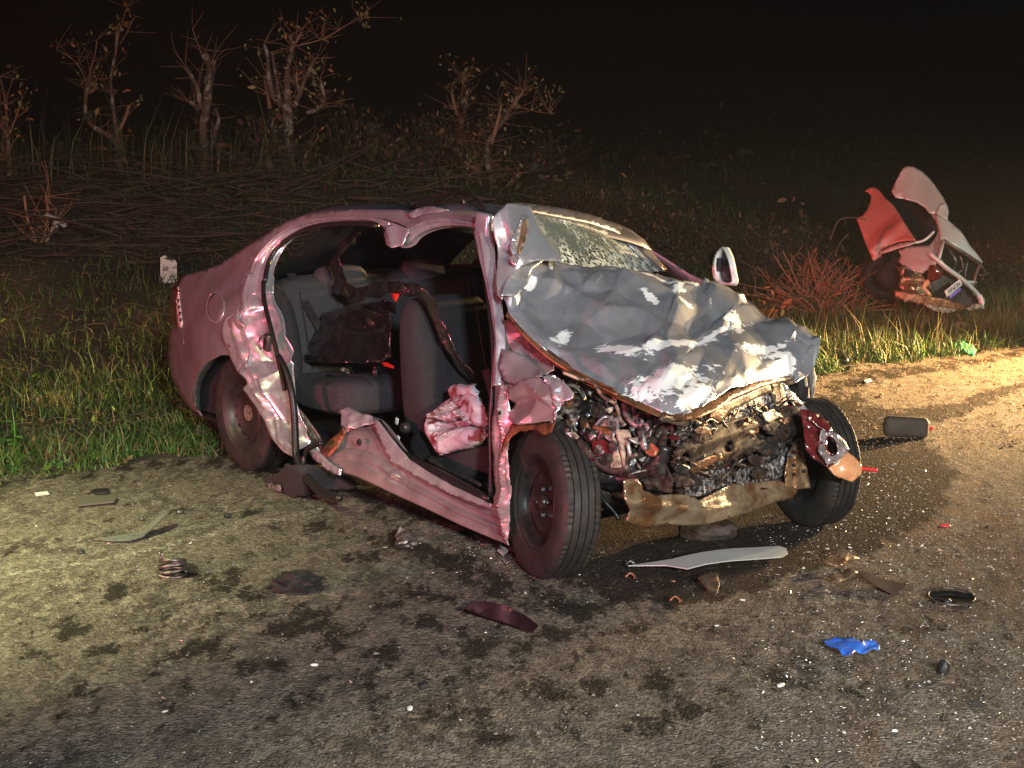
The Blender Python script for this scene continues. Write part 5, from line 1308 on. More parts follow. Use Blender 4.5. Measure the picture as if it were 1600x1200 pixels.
# coiled dark part
b0 = ground(270, 900)
t = thing('coiled_spring', 'dark coiled metal spring resting on the left lane', 'debris', tuple(b0))
for k in range(4):
    tube('coil', [(.055 * math.cos(a) * (1 - .05 * k), .035 * math.sin(a), .012 + .017 * k + .01 * math.sin(a + k)) for a in np.linspace(0, 6.2, 15)], .008, MT['steel'], t, 6, sub=2)
tube('spring_end', [(-.04, 0, .06), (-.05, .01, .085), (-.045, .02, .095)], .006, MT['steel'], t, 6)
# black rag lumps
def lump(name, px, py, size, m_, label, cat, seed, flat=.5, cs_=.06, rz=0., amp=.5, group=None, sub=3):
    bm = bmesh.new(); bmesh.ops.create_icosphere(bm, subdivisions=sub, radius=1)
    V = np.array([v.co[:] for v in bm.verts]); Fc = [[v.index for v in f.verts] for f in bm.faces]; bm.free()
    V = V * (1 + amp * (crumple(V * .2, seed, cs_ * 1.6, 4, .15) - .55))[:, None] * np.array(size)
    c_, s_ = math.cos(rz), math.sin(rz); V = V @ np.array([[c_, s_, 0], [-s_, c_, 0], [0, 0, 1]])
    V[:, 2] = np.maximum(V[:, 2], -size[2] * .45); V[:, 2] -= V[:, 2].min()
    b_ = ground(px, py)
    if float(edge_d(b_[0], b_[1])) > 0: b_ = on_terrain(px, py)
    o = mesh(name, V, Fc, m_, None, True, 18)
    o.location = b_
    return tag(o, label, cat, group)
lump('rubber_lump', 466, 922, (.095, .08, .05), MT['void'], 'lumpy black piece of trim, largest on the middle road', 'debris', 3, cs_=.045, amp=.8)
o = lump('torn_bracket', 640, 852, (.06, .035, .04), MT['steel'], 'angular dark torn bracket beside the car sill', 'debris', 5, cs_=.08, rz=.6, amp=.9)
b0 = ground(648, 852); tube('bracket_tab', [(0, 0, .02), (.04, -.01, .012), (.06, .0, .006)], .006, MT['steel'], o, 6); rbox('bracket_ear', (-.04, .01, .05), (.03, .012, .05), MT['steel'], o, (0, .5, .3), .003)
lump('rubber_plug', 768, 852, (.05, .03, .014), MT['black'], 'flat black rubber piece under the sill corner', 'debris', 7, cs_=.2)
slab('white_tag', [(777, 866), (782, 858), (798, 864), (786, 873)], MT['paper'], th=.004, label='small pale paper scrap by the front wheel of the sedan', cat='debris', lift=lambda P: .01 + .0 * P[:, 0])
for i, (x, y, s, lab) in enumerate([(551, 763, .013, 'tiny black crumb right of the hanging door seal'), (222, 813, .012, 'tiny black crumb above the grey shard'), (355, 808, .018, 'small black crumb between shard and car'), (127, 865, .016, 'small dark crumb on the painted edge line'), (282, 802, .018, 'greenish dark crumb above the shard tip'),
                                     (1480, 944, .02, 'tiny dark crumb right of the dark lens'), (663, 1075, .018, 'thin black splinter standing in the foreground')]):
    lump('black_crumb', x, y, (s, s * .8, s * .8), MT['black'], lab, 'debris', 20 + i, cs_=.2, sub=2)
for i, (x, y, s, lab) in enumerate([(491, 1040, .014, 'white crumb alone in the middle foreground'), (1220, 1072, .020, 'elongated white chip left of the blue gloves'), (640, 1108, .020, 'pale curled chip at the bottom centre'), (1160, 938, .012, 'tiny cream nut near the brown shard'), (1120, 978, .008, 'tiny white chip below the trim strip'),
                                     (258, 1113, .012, 'pale thin chip at the bottom left'), (1318, 1146, .013, 'pale green chip at the bottom right'), (1328, 856, .010, 'tiny white crumb right of the trim strip')]):
    lump('white_chip', x, y, (s, s * .5, s * .35), MT['white'], lab, 'debris', 40 + i, cs_=.2, rz=i * .8, sub=2)
# blue gloves
gl = [(1285, 1012), (1300, 1008), (1322, 1009), (1345, 1011), (1362, 1011), (1374, 1019), (1373, 1030), (1362, 1028), (1350, 1032), (1338, 1028), (1328, 1038), (1316, 1034), (1302, 1026), (1290, 1019)]
o = slab('blue_glove', gl, MT['blue'], th=.004, step=3, jit=.5, angle=25, disp=lambda V: .022 + .030 * (crumple(V, 41, .08, 5, .6) - .45), label='crumpled bright blue disposable glove on the right foreground', cat='glove')
me_o = o
# brown shards
slab('brown_shard', [(1282, 888), (1296, 880), (1318, 877), (1330, 882), (1343, 886), (1326, 889), (1312, 896), (1292, 894)], MT['gold'], th=.005, step=4, disp=lambda V: .015 + .03 * crumple(V, 51, .08, 4), label='crinkled brown shard topmost of the two pieces right of the trim strip', cat='debris')
slab('brown_shard', [(1293, 914), (1305, 904), (1326, 900), (1340, 908), (1326, 914), (1308, 921)], MT['tan'], th=.005, step=4, disp=lambda V: .01 + .025 * crumple(V, 52, .1, 4), label='dull brown curved shard beside the long dark one', cat='debris')
slab('dark_shard', [(1338, 905), (1360, 909), (1395, 914), (1418, 918), (1412, 926), (1394, 934), (1372, 926), (1350, 916)], mat('smoked_plastic', (.07, .055, .045), .35), th=.005, step=5, lift=lambda P: .008 + .02 * sstep(1400, 1340, P[:, 0]), label='long dark brown plastic shard right of the trim strip', cat='debris')
slab('tan_shard', [(1090, 916), (1104, 910), (1120, 912), (1124, 926), (1120, 945), (1108, 938), (1094, 926)], MT['tan'], th=.005, step=4, disp=lambda V: .02 + .03 * crumple(V, 53, .1, 4), label='upright tan shard just below the trim strip', cat='debris')
b0 = ground(1486, 940)
t = thing('lens_disc', 'round dark lens ring lying on the glass-strewn road', 'debris', tuple(b0))
tube('disc_rim', [(.085 * math.cos(a), .075 * math.sin(a), .02 + .01 * math.sin(a)) for a in np.linspace(0, 6.28, 25)], .005, MT['steel'], t, 6, sub=1)
d_ = lathe('disc_face', [(0, -.004), (.06, -.004), (.082, .002)], MT['glass'], t, 30); d_.rotation_euler = (R_(90), 0, 0); d_.location = (0, 0, .018); d_.scale = (1, 1, .9)
lump('metal_lug', 1474, 1052, (.022, .022, .034), MT['black'], 'small dark metal knob casting a long shadow at right', 'debris', 61, cs_=.15, sub=2)
# small bottle-like cover far right
b0 = ground(1415, 684)
t = thing('mirror_cover', 'grey rounded mirror cover lying on the dark wet patch', 'debris', tuple(b0), R_(-6))
rbox('cover_shell', (0, 0, .062), (.25, .075, .118), mat('cover_grey', (.055, .042, .034), .75, 0, (.035, .028, .022), 9), t, (0, .03, 0), .032, 4)
tube('cover_edge', [(.10, .04, .012), (.128, .03, .05), (.12, .02, .095), (.0, .02, .118)], .004, MT['beige'], t, 6)
lump('red_chip', 1450, 671, (.03, .02, .015), MT['red'], 'red plastic chip touching the grey cover', 'debris', 63, cs_=.2, sub=2)
lump('red_chip', 1478, 823, (.025, .015, .008), MT['red'], 'small red chip on the glass-strewn road', 'debris', 64, cs_=.2, sub=2)
slab('red_stick', [(1349, 730), (1371, 731), (1372, 737), (1349, 735)], MT['red'], th=.012, label='short red plastic stick behind the far front wheel', cat='debris') if False else None
slab('rag', [(1486, 546), (1496, 543), (1512, 547), (1526, 550), (1522, 557), (1506, 555), (1494, 551)], MT['green'], th=.006, step=4, disp=lambda V: .02 + .05 * crumple(V, 71, .1, 4), label='crumpled green cloth at the edge of the far grass', cat='cloth')
lump('paper_bag', 1498, 522, (.13, .09, .07), MT['paper'], 'pale crumpled bag in the grass below the red-lit wreck', 'bag', 72, cs_=.12)
lump('torn_panel_piece', 1445, 512, (.06, .04, .05), MT['paper'], 'small pale fragment in the grass left of the pale bag', 'debris', 73, cs_=.12)
slab('rubber_strip', [(1350, 598), (1352, 596), (1360, 594), (1362, 597), (1354, 600)], MT['white'], th=.01, label='tiny curled white strip on the dirt shoulder', cat='debris')
for i, (pts, lab) in enumerate([([(1284, 540), (1300, 548), (1312, 562), (1320, 575)], 'dark bent hose end sticking past the bonnet tip')]):
    tube_o = tube('bent_hose', [ground(x, y, .0) * 0 + on_terrain(x, y) + [0, 0, .05] for x, y in pts], .03, MT['wire'])
    tag(tube_o, lab, 'hose')
# clips by the trim strip
for i, (x, y, lab) in enumerate([(985, 905, 'rusty bolt left below the trim strip'), (1055, 942, 'rusty ring clip in front of the tan shard'), (985, 886, 'thin wire clip above the trim strip tip')]):
    b0 = ground(x, y); tube_o = tube('metal_clip', [b0 + [-.02, 0, .008], b0 + [0, .01, .022], b0 + [.02, 0, .008], b0 + [.012, -.012, .008]], .005, MT['copper' if i < 2 else 'alu'], None, 6)
    tag(tube_o, lab, 'clip')
# black cloth under the sill
S_C = Surf([(420, 750, 'z', .03), (470, 770, 'z', .04), (520, 760, 'z', .05), (470, 735, 'z', .16), (520, 735, 'z', .14), (590, 775, 'z', .05)], 'w')
o = patch('black_cloth', [(412, 748), (418, 740), (440, 735), (470, 725), (500, 728), (520, 738), (548, 745), (560, 756), (540, 765), (510, 770), (480, 772), (455, 776), (436, 775), (420, 766)], S_C, MT['seat2'], None, 4,
          disp=lambda P, V: .09 * (crumple(V, 81, .12, 4, .15) - .5), nrm=(0, -.6, .8), angle=18, solid=.004, space='w', recenter=True)
tag(o, 'black crumpled cloth bag on the road under the sill', 'cloth bag')
o2 = patch('silver_lining', [(415, 756), (424, 754), (438, 758), (440, 768), (428, 768), (417, 763)], S_C, MT['alu'], None, 3, push=.04, disp=lambda P, V: .03 * (crumple(V, 82, .06, 4) - .4), angle=20, solid=.003, space='w')
bpy.context.view_layer.update()
me = o2.data
for v in me.vertices: v.co -= o.location
o2.parent = o
lump('mud_clod', 1105, 838, (.13, .09, .06), mat('mud', (.05, .035, .028), .7, 0, (.02, .015, .012), 30, bump=.01, bs=50), 'dark clod of mud under the front crossmember', 'mud clod', 91, cs_=.08)

# broken glass crumbs: nobody could count them
rg = np.random.RandomState(8)
def crumbs(name, n, sampler, size, m_):
    base = np.array([[1, 0, 0], [-.6, .9, 0], [-.6, -.8, 0], [.1, 0, 1.0]])
    fc = np.array([[0, 1, 3], [1, 2, 3], [2, 0, 3], [0, 2, 1]])
    Pp = np.array([sampler() for _ in range(n)])
    s = rg.lognormal(0, .45, n) * size
    a = rg.uniform(0, 6.28, n)
    Rm = np.stack([np.stack([np.cos(a), -np.sin(a), 0 * a], 1), np.stack([np.sin(a), np.cos(a), 0 * a], 1), np.stack([0 * a, 0 * a, 1 + 0 * a], 1)], 1)
    sh = (base[None] + rg.normal(0, .35, (n, 4, 3))) * rg.uniform(.5, 1.2, (n, 1, 3)) * np.array([1.3, .8, .7]); sh[:, :3, 2] = 0
    V = np.einsum('nij,nkj->nki', Rm, sh) * s[:, None, None] + Pp[:, None]
    Fc = (fc[None] + 4 * np.arange(n)[:, None, None]).reshape(-1, 3)
    return struct(mesh(name, V.reshape(-1, 3), Fc, m_, None, False), 'stuff')
MT['crumb'] = mat('glass_crumb', (.6, .6, .55), .12, 0, spec=.8)
def s_right():
    while True:
        if rg.rand() < .55: x, y = rg.normal(1430, 110), rg.normal(740, 90)
        else: x, y = rg.uniform(1180, 1640), rg.uniform(600, 1180)
        if 590 < y < 1200 and x > 1000 and not (x < 1340 and y < 800): break
    p = ground(x, y); return (p[0], p[1], .004)
def s_wide():
    x, y = (rg.normal(800, 60), rg.normal(872, 22)) if rg.rand() < .3 else (rg.uniform(-50, 1600), rg.uniform(780, 1210) ** 1)
    p = ground(x, y); return (p[0], p[1], .004)
crumbs('broken_glass', 5200, s_right, .0024, MT['crumb'])
crumbs('broken_glass', 900, s_wide, .0020, MT['crumb'])
def s_grit():
    x, y = rg.uniform(-60, 1660), 700 + 520 * rg.rand() ** .8
    p = ground(x, y); return (p[0], p[1], .003)
crumbs('road_grit', 5000, s_grit, .0024, mat('grit', (.10, .085, .07), .8, 0, (.25, .2, .16), 3, (.45, .6)))
def s_dirt():
    x, y = rg.uniform(1260, 1660), 545 + 160 * rg.rand() ** 1.5
    p = ground(x, y); return (p[0], p[1], .004)
crumbs('shoulder_grit', 4200, s_dirt, .005, mat('clay_grit', (.20, .12, .06), .85, 0, (.3, .2, .1), 3, (.45, .6)))

def s_deb():
    while True:
        x, y = (rg.normal(1180, 260), rg.normal(850, 90)) if rg.rand() < .6 else (rg.uniform(0, 1640), rg.uniform(760, 1190))
        if 600 < y < 1195 and x < 1650 and not (500 < x < 1300 and y < 800): break
    p = ground(x, y); return (p[0], p[1], .004)
crumbs('plastic_splinters', 420, s_deb, .0065, mat('splinter', (.015, .014, .014), .4, 0, (.06, .055, .05), 2, (.5, .6)))
crumbs('plastic_splinters', 70, s_deb, .005, mat('pale_splinter', (.45, .42, .38), .5, 0, (.25, .10, .08), 2, (.5, .6)))
# ================================================================== verge vegetation
rv = np.random.RandomState(21)
def grass(name, s_, d_, h_, w_, m_, lean=.5, cols=None, z=None):
    n = len(s_)
    x = E0[0] + s_ * ED[0] + d_ * EN[0]; y = E0[1] + s_ * ED[1] + d_ * EN[1]
    z0 = terrain(x, y) - .01
    a = rv.uniform(0, 6.283, n); b = a + rv.normal(0, .9, n)
    ln = rv.uniform(.1, 1.0, n) * lean * 1.5; h_ = np.minimum(h_, np.median(h_) * 2.4)
    dx, dy = np.cos(a), np.sin(a); wx, wy = -np.sin(b) * w_ / 2, np.cos(b) * w_ / 2
    def pt(t, k):
        c = ln * t ** 2
        return np.stack([x + dx * c * h_ + wx * k, y + dy * c * h_ + wy * k, z0 + h_ * t * (1 - .28 * ln * t)], 1)
    V = np.stack([pt(0, 1), pt(0, -1), pt(.5, .85), pt(.5, -.85), pt(1., 0)], 1)
    Fc = np.array([[0, 1, 3], [0, 3, 2], [2, 3, 4]])[None] + 5 * np.arange(n)[:, None, None]
    cols = np.repeat(cols, 5, axis=0)
    return struct(mesh(name, V.reshape(-1, 3), Fc.reshape(-1, 3), m_, None, True, colors=cols), 'stuff')
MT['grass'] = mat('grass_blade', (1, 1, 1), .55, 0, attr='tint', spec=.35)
def gcols(n, kinds, pr):
    k = rv.choice(len(kinds), n, p=pr)
    return np.array(kinds)[k] * rv.uniform(.55, 1.35, (n, 1))
green = [(.03, .075, .012), (.05, .095, .016), (.08, .085, .025), (.10, .08, .04), (.018, .045, .01)]
def patchy(s_, d_):
    return .5 + .5 * np.sin(s_ * 2.3 + 1.3 * np.sin(d_ * 1.9)) * np.cos(d_ * 2.7 + s_ * .8) + .25 * np.sin(s_ * 7.1 + d_ * 5.3)
# short verge grass
n = 130000
s_ = rv.uniform(-4.5, 15, n); d_ = np.abs(rv.exponential(1.9, n)) + .04 * rv.rand(n)
s_ += rv.normal(0, .05, n)
k = rv.rand(n) < np.clip(.35 + patchy(s_, d_), .25, 1)
k &= (d_ < 11) & (d_ > .02 + .14 * (np.sin(s_ * 3.7) + np.sin(s_ * 9.1 + 1) + .6))
s_, d_ = s_[k], d_[k]; n = len(s_)
h_ = rv.lognormal(0, .38, n) * (.045 + .05 * np.clip(patchy(s_, d_), 0, 1.2) + .02 * np.clip(d_, 0, 3)) * (1 + .25 * (s_ > 5))
grass('verge_grass', s_, d_, h_, .0085, MT['grass'], .85, gcols(n, green, [.33, .27, .15, .10, .15]) * (1 + 1.0 * np.exp(-d_ / .5))[:, None])  # blades brighten toward the asphalt, lamp light put into their tint
# fine sharp tufts at the asphalt edge
ns, nd, nh, nc_ = [], [], [], []
for i in range(150):
    s0 = rv.uniform(-3.5, 13); d0 = rv.uniform(.02, .6) if rv.rand() < .6 else rv.uniform(.3, 4)
    m_ = rv.randint(25, 70); rad = rv.uniform(.03, .09); hh = rv.uniform(.08, .2)
    ns.append(s0 + rv.normal(0, rad, m_)); nd.append(d0 + rv.normal(0, rad, m_)); nh.append(hh * rv.uniform(.5, 1.1, m_))
    nc_.append(np.array(green[rv.randint(0, 4)])[None] * rv.uniform(.8, 1.5, (m_, 1)))
grass('grass_tufts', np.concatenate(ns), np.concatenate(nd), np.concatenate(nh), .009, MT['grass'], .7, np.concatenate(nc_))
# tall straw grass on the right verge
n = 9000
s_ = rv.uniform(5.2, 15, n); d_ = .25 + rv.exponential(.8, n)
k = rv.rand(n) < np.clip(patchy(s_ * 1.3, d_), .1, 1); s_, d_ = s_[k], d_[k]; n = len(s_)
grass('tall_verge_grass', s_, d_, rv.lognormal(0, .35, n) * .20, .006, MT['grass'], .35, gcols(n, [(.13, .10, .04), (.09, .09, .03), (.05, .07, .02)], [.4, .35, .25]))
# rank growth far behind on the bank
n = 8000
s_ = rv.uniform(-12, 9, n); d_ = rv.uniform(9, 17, n) + rv.exponential(2, n)
k = rv.rand(n) < np.clip(-.1 + patchy(s_ * .45, d_ * .5), .02, 1); s_, d_ = s_[k], d_[k]; n = len(s_)
grass('rank_bank_grass', s_, d_, rv.lognormal(0, .35, n) * .6, .016, MT['grass'], .3, gcols(n, [(.04, .07, .02), (.07, .08, .03), (.10, .07, .03)], [.5, .3, .2]))

# fallen leaves
rgl = rv
def leaf_mesh(name, P, size, m_, cols, kind='stuff', up=.3, parent=None):
    n = len(P)
    base = np.array([[-1, 0, 0], [-.3, .42, .08], [.5, .36, .05], [1.1, 0, .12], [.5, -.36, .05], [-.3, -.42, .08]])
    A = rv.normal(0, 1, (n, 3)); A[:, 2] *= up; A /= np.linalg.norm(A, axis=1)[:, None]
    B = np.cross(A, np.array([0, 0, 1.]) + rv.normal(0, up, (n, 3))); B /= np.linalg.norm(B, axis=1)[:, None]
    Cc = np.cross(A, B)
    s = (size * rv.lognormal(0, .3, n))[:, None, None]
    V = (base[None, :, :1] * A[:, None] + base[None, :, 1:2] * B[:, None] + base[None, :, 2:] * Cc[:, None]) * s + P[:, None]
    Fc = np.array([[0, 1, 5], [1, 4, 5], [1, 2, 4], [2, 3, 4]])[None] + 6 * np.arange(n)[:, None, None]
    o = mesh(name, V.reshape(-1, 3), Fc.reshape(-1, 3), m_, parent, False, colors=np.repeat(cols, 6, 0))
    return struct(o, kind) if kind else o
MT['leaf'] = mat('leaf', (1, 1, 1), .6, 0, attr='tint', spec=.3)
n = 10000
s_ = rv.uniform(-5, 14, n); d_ = .1 + rv.exponential(2.6, n)
x = E0[0] + s_ * ED[0] + d_ * EN[0]; y = E0[1] + s_ * ED[1] + d_ * EN[1]
P = np.stack([x, y, terrain(x, y) + rv.uniform(.01, .07, n)], 1)
leaf_mesh('weed_leaves', P, .018, MT['leaf'], gcols(n, [(.04, .10, .018), (.07, .12, .02), (.13, .09, .04), (.22, .18, .11)], [.45, .3, .18, .07]), up=.5)

# ------------------------------------------------------------------ lopped trees
MT['bark'] = mat('lichened_bark', (.10, .065, .045), .85, 0, (.30, .28, .24), 7, (.52, .62), bump=.02, bs=20)
MT['cut'] = mat('cut_wood', (.30, .17, .10), .8, 0, (.20, .10, .06), 10)
def onY(px, py, Yw, dz=0):
    d = rays((px, py))[0]; return CW + d * (Yw / d[1])
def tree(name, label, Yw, limbs, leaves=(), twigs=30, seed=1, group='lopped trees along the bank', tip=True):
    rt = random.Random(seed)
    b0 = limbs[0][0][0]; base = onY(b0[0], b0[1], Yw)
    zt = float(terrain(base[0], base[1]))
    root = thing(name, label, 'tree', (base[0], base[1], zt), 0, group)
    k = Yw / F_PX
    O_ = np.array([base[0], base[1], zt])
    first = True; parts = []
    allp = []
    for pts, r0, r1 in limbs:
        rt_ = rt.uniform(-.25, .25)
        P = [onY(x, y, Yw) + np.array([0, rt_ * i / len(pts), 0]) - O_ for i, (x, y) in enumerate(pts)]
        if first: P = [np.array([P[0][0], P[0][1], -.1])] + P
        # small knots
        Q = []
        for p in P: Q.append(p + np.array([rt.gauss(0, .012), rt.gauss(0, .02), 0]))
        n_ = len(Q)
        rr_ = [(r0 + (r1 - r0) * i / (n_ - 1)) * k * rt.uniform(.85, 1.2) for i in range(n_)]
        if first:
            tube('trunk', Q, rr_, MT['bark'], root, 9, sub=5)
        else:
            tube('limb', Q, rr_, MT['bark'] if r0 > 3 else MT['cut'], root, 7, sub=4)
        first = False; allp += Q[1:]
    # sprays of twigs, one part
    V = []; Fc = []; ends = []
    for i in range(twigs * 3):
        p = np.array(rt.choice(allp)); d = np.array([rt.gauss(0, .6), rt.gauss(0, .5), rt.uniform(-.1, 1)]); d /= np.linalg.norm(d)
        L_ = rt.uniform(.1, .5)
        v, f = tube('', [p, p + d * L_ * .5 + [rt.gauss(0, .03), 0, 0], p + d * L_], [.0045, .0035, .002], None, None, 4, sub=2, make=False, cap=False)
        s0 = len(V); V += v; Fc += [tuple(a + s0 for a in q) for q in f]; ends.append(p + d * L_)
    if V: mesh('twigs', V, Fc, MT['cut'], root)['kind'] = 'stuff'
    if leaves:
        LP = []
        for (x, y, n_, sp) in leaves:
            for j in range(n_): LP.append(onY(x + rt.gauss(0, sp), y + rt.gauss(0, sp), Yw) - O_ + np.array([0, rt.gauss(0, .1), 0]))
        for e_ in ends[:len(ends) // 2]:
            for q_ in range(3): LP.append(e_ + np.array([rt.gauss(0, .05) for _ in range(3)]))
        LP = np.array(LP)
        o = leaf_mesh('leaves', LP, .03, MT['leaf'], gcols(len(LP), [(.28, .12, .05), (.20, .20, .08), (.35, .28, .15)], [.4, .35, .25]), None, up=1, parent=root)
        o['kind'] = 'stuff'
    return root
tree('lopped_tree', 'forked pale trunk with leafy shoots, second tree from the left', 21., [([(195, 330), (192, 290), (190, 255), (184, 232)], 8, 6), ([(184, 232), (172, 212), (158, 203), (143, 192), (136, 172), (138, 140), (146, 118)], 5, 2.5),
     ([(184, 232), (181, 205), (178, 180), (176, 150), (174, 120), (180, 80), (184, 48)], 4, 1.6), ([(188, 205), (198, 185), (207, 164)], 3, 3), ([(138, 145), (150, 140), (152, 130)], 3, 2.2), ([(138, 130), (145, 90), (147, 62)], 1, .8),
     ([(178, 90), (184, 50), (195, 10)], .9, .6), ([(186, 70), (200, 50), (211, 36)], .9, .6), ([(140, 140), (120, 100), (90, 76)], .9, .6)],
     [(84, 72, 5, 5), (146, 54, 2, 2), (126, 80, 2, 3), (212, 36, 3, 3), (186, 44, 14, 7), (195, 8, 2, 2), (92, 78, 3, 3)], 34, 1)
tree('lopped_tree', 'thick stubby trunk with a swollen lopped head, third tree from the left', 20.5, [([(325, 330), (322, 290), (319, 240), (317, 200), (319, 165), (324, 130), (322, 105), (316, 84)], 8, 6), ([(312, 170), (308, 140), (300, 122), (290, 104)], 4, 2.5), ([(312, 172), (302, 164), (292, 158)], 4, 3),
     ([(324, 150), (330, 110), (331, 95)], 4, 3), ([(331, 232), (337, 205), (341, 185), (335, 170)], 3.5, 2.5), ([(316, 84), (305, 62), (298, 45)], 1, .6), ([(328, 100), (334, 80)], 1, .6)], [], 26, 2)
tree('lopped_tree', 'broad tree of many sawn upright limbs behind the car roof', 20., [([(460, 335), (455, 290), (452, 240), (450, 195), (452, 160)], 10, 7), ([(452, 165), (448, 130), (450, 100), (455, 75), (453, 55)], 5, 3), ([(453, 80), (462, 62), (467, 50)], 3, 2),
     ([(446, 170), (430, 150), (422, 120), (417, 90), (414, 68)], 5, 2.2), ([(436, 160), (434, 130), (428, 105), (424, 82)], 3.5, 2), ([(420, 170), (414, 145), (412, 125)], 3, 2), ([(456, 168), (468, 145), (480, 120), (488, 102), (493, 92)], 4, 2), ([(470, 144), (466, 125), (465, 112)], 2.5, 2),
     ([(498, 172), (503, 160), (503, 142), (499, 123)], 4, 2.2), ([(480, 176), (494, 172), (500, 166)], 3.5, 3), ([(455, 190), (430, 185), (428, 205)], 4, 3), ([(462, 72), (500, 62), (530, 45), (560, 26)], 1.1, .7), ([(470, 280), (478, 250), (482, 228)], 4, 3), ([(488, 325), (482, 290), (476, 260)], 5, 4)],
     [(568, 22, 26, 7), (572, 38, 8, 4), (398, 118, 3, 5), (405, 126, 2, 3)], 60, 3)
tree('lopped_tree', 'thin twin-stemmed lopped tree above the front of the car roof', 22., [([(742, 312), (732, 285), (722, 250), (720, 215), (722, 190)], 5, 4), ([(722, 190), (712, 170), (706, 145)], 3, 2), ([(722, 192), (724, 172), (731, 150)], 3.5, 2), ([(700, 260), (692, 235), (706, 215)], 2.2, 1.5), ([(738, 300), (722, 280), (712, 262)], 2.5, 2),
     ([(722, 160), (724, 130), (724, 122)], .9, .6)], [(724, 122, 2, 2), (690, 198, 3, 3)], 40, 4)
tree('lopped_tree', 'slanting lopped tree with one leafy twig, rightmost of the trees', 21., [([(772, 312), (768, 280), (764, 250), (764, 225), (772, 205)], 6, 4), ([(772, 206), (784, 192), (796, 172), (806, 150)], 4, 2.5), ([(766, 225), (778, 190), (781, 165)], 3, 2), ([(798, 168), (810, 152), (818, 142)], 2.5, 2), ([(785, 300), (800, 285), (808, 272)], 3, 2),
     ([(800, 165), (830, 172), (858, 178)], .9, .6), ([(755, 300), (748, 280), (742, 262)], 3, 2.5)], [(834, 164, 2, 2), (860, 174, 10, 5)], 44, 5)
tree('lopped_tree', 'small forked sapling stump nearest to the road at far left', 14.2, [([(66, 432), (63, 405), (62, 388)], 6, 4.5), ([(62, 390), (50, 365), (44, 340), (40, 305)], 3, 2), ([(62, 390), (68, 355), (70, 330), (68, 308)], 3, 2), ([(66, 405), (76, 370), (84, 345), (89, 326)], 3.5, 2.5), ([(60, 375), (48, 372), (32, 352)], 2, 1.4)], [], 14, 6)
tree('slender_tree', 'slender feathery tree at the far left edge of the bank', 19., [([(14, 335), (15, 300), (16, 250), (13, 205), (10, 165), (3, 120)], 4, 1.6), ([(14, 210), (22, 180), (30, 150)], 1.5, .8), ([(13, 220), (2, 200), (-10, 180)], 1.5, .8)], [(14, 170, 30, 16), (30, 200, 14, 12)], 20, 7, group=None)
# leafy dark scrub between the trees: separate bushes
MT['brush'] = mat('brushwood', (.034, .022, .015), .85, 0, (.075, .05, .035), 3, (.45, .65))
def bush(name, label, cx, cy, Yw, rx, ry, n_st, n_lf, seed, cols=((.10, .05, .03), (.05, .06, .02)), lsz=.045, cat='bush', group='scrubby bushes on the bank'):
    rt = random.Random(seed)
    b_ = onY(cx, cy + ry, Yw); zt = float(terrain(b_[0], b_[1]))
    root = thing(name, label, cat, (b_[0], b_[1], zt), 0, group)
    O_ = np.array([b_[0], b_[1], zt]); k = Yw / F_PX
    V = []; Fc = []; ends = []
    for i in range(n_st):
        a = rt.uniform(0, 6.28); el = rt.uniform(.15, 1.45)
        L_ = k * ry * 2 * rt.uniform(.5, 1.05)
        d = np.array([math.cos(a) * math.cos(el) * rx / ry, math.sin(a) * math.cos(el) * .7, math.sin(el)])
        p0 = np.array([rt.gauss(0, .06), rt.gauss(0, .06), 0]); p2 = p0 + d * L_; p1 = (p0 + p2) / 2 + np.array([rt.gauss(0, .05) for _ in range(3)])
        v, f = tube('', [p0, p1, p2], [.011, .008, .004], None, None, 4, sub=3, make=False, cap=False)
        s0 = len(V); V += v; Fc += [tuple(q_ + s0 for q_ in q) for q in f]; ends += [p1, p2, (p1 + p2) / 2]
        for j in range(2):
            t0 = p1 + (p2 - p1) * rt.random(); e_ = t0 + np.array([rt.gauss(0, .12), rt.gauss(0, .12), rt.uniform(0, .2)])
            v, f = tube('', [t0, e_], [.004, .002], None, None, 3, sub=1, make=False, cap=False)
            s0 = len(V); V += v; Fc += [tuple(q_ + s0 for q_ in q) for q in f]; ends.append(e_)
    mesh('stems', V, Fc, MT['cut'] if cat == 'dry bush' else MT['brush'], root)
    if n_lf:
        LP = np.array([np.array(rt.choice(ends)) + np.array([rt.gauss(0, .05) for _ in range(3)]) for _ in range(n_lf)])
        o = leaf_mesh('leaves', LP, lsz, MT['leaf'], gcols(n_lf, list(cols), [1 / len(cols)] * len(cols)), None, up=1, parent=root); o['kind'] = 'stuff'
    return root
bl = ['dull reddish bush right of the broad lopped tree', 'dark round bush above the rear of the car roof', 'low brown bush left of the thin twin-stemmed tree', 'twiggy brown bush between the two right-hand lopped trees', 'faint dark bush right of the slanting tree', 'low dark bush at the foot of the broad lopped tree']
for i, (cx, cy, Yw, rx, ry, ns_, nl_) in enumerate([(555, 200, 22., 55, 70, 60, 420), (610, 235, 21., 50, 50, 50, 320), (670, 240, 22., 45, 60, 60, 260), (745, 235, 21.5, 50, 65, 70, 240), (840, 285, 23., 45, 35, 40, 160), (430, 270, 19.5, 45, 60, 46, 160)]):
    bush('scrub_bush', bl[i], cx, cy, Yw, rx, ry, ns_, nl_, 50 + i, cols=((.10, .05, .03), (.05, .06, .02), (.14, .08, .04)))
bush('dry_bush', 'spiky dry reddish twigs left of the red-lit wreck', 1272, 355, 14.6, 62, 48, 85, 0, 70, cat='dry bush', group=None)
bush('dry_bush', 'low tangled dry twigs under the spiky bush', 1290, 400, 14.2, 70, 28, 60, 0, 71, cat='dry bush', group=None)
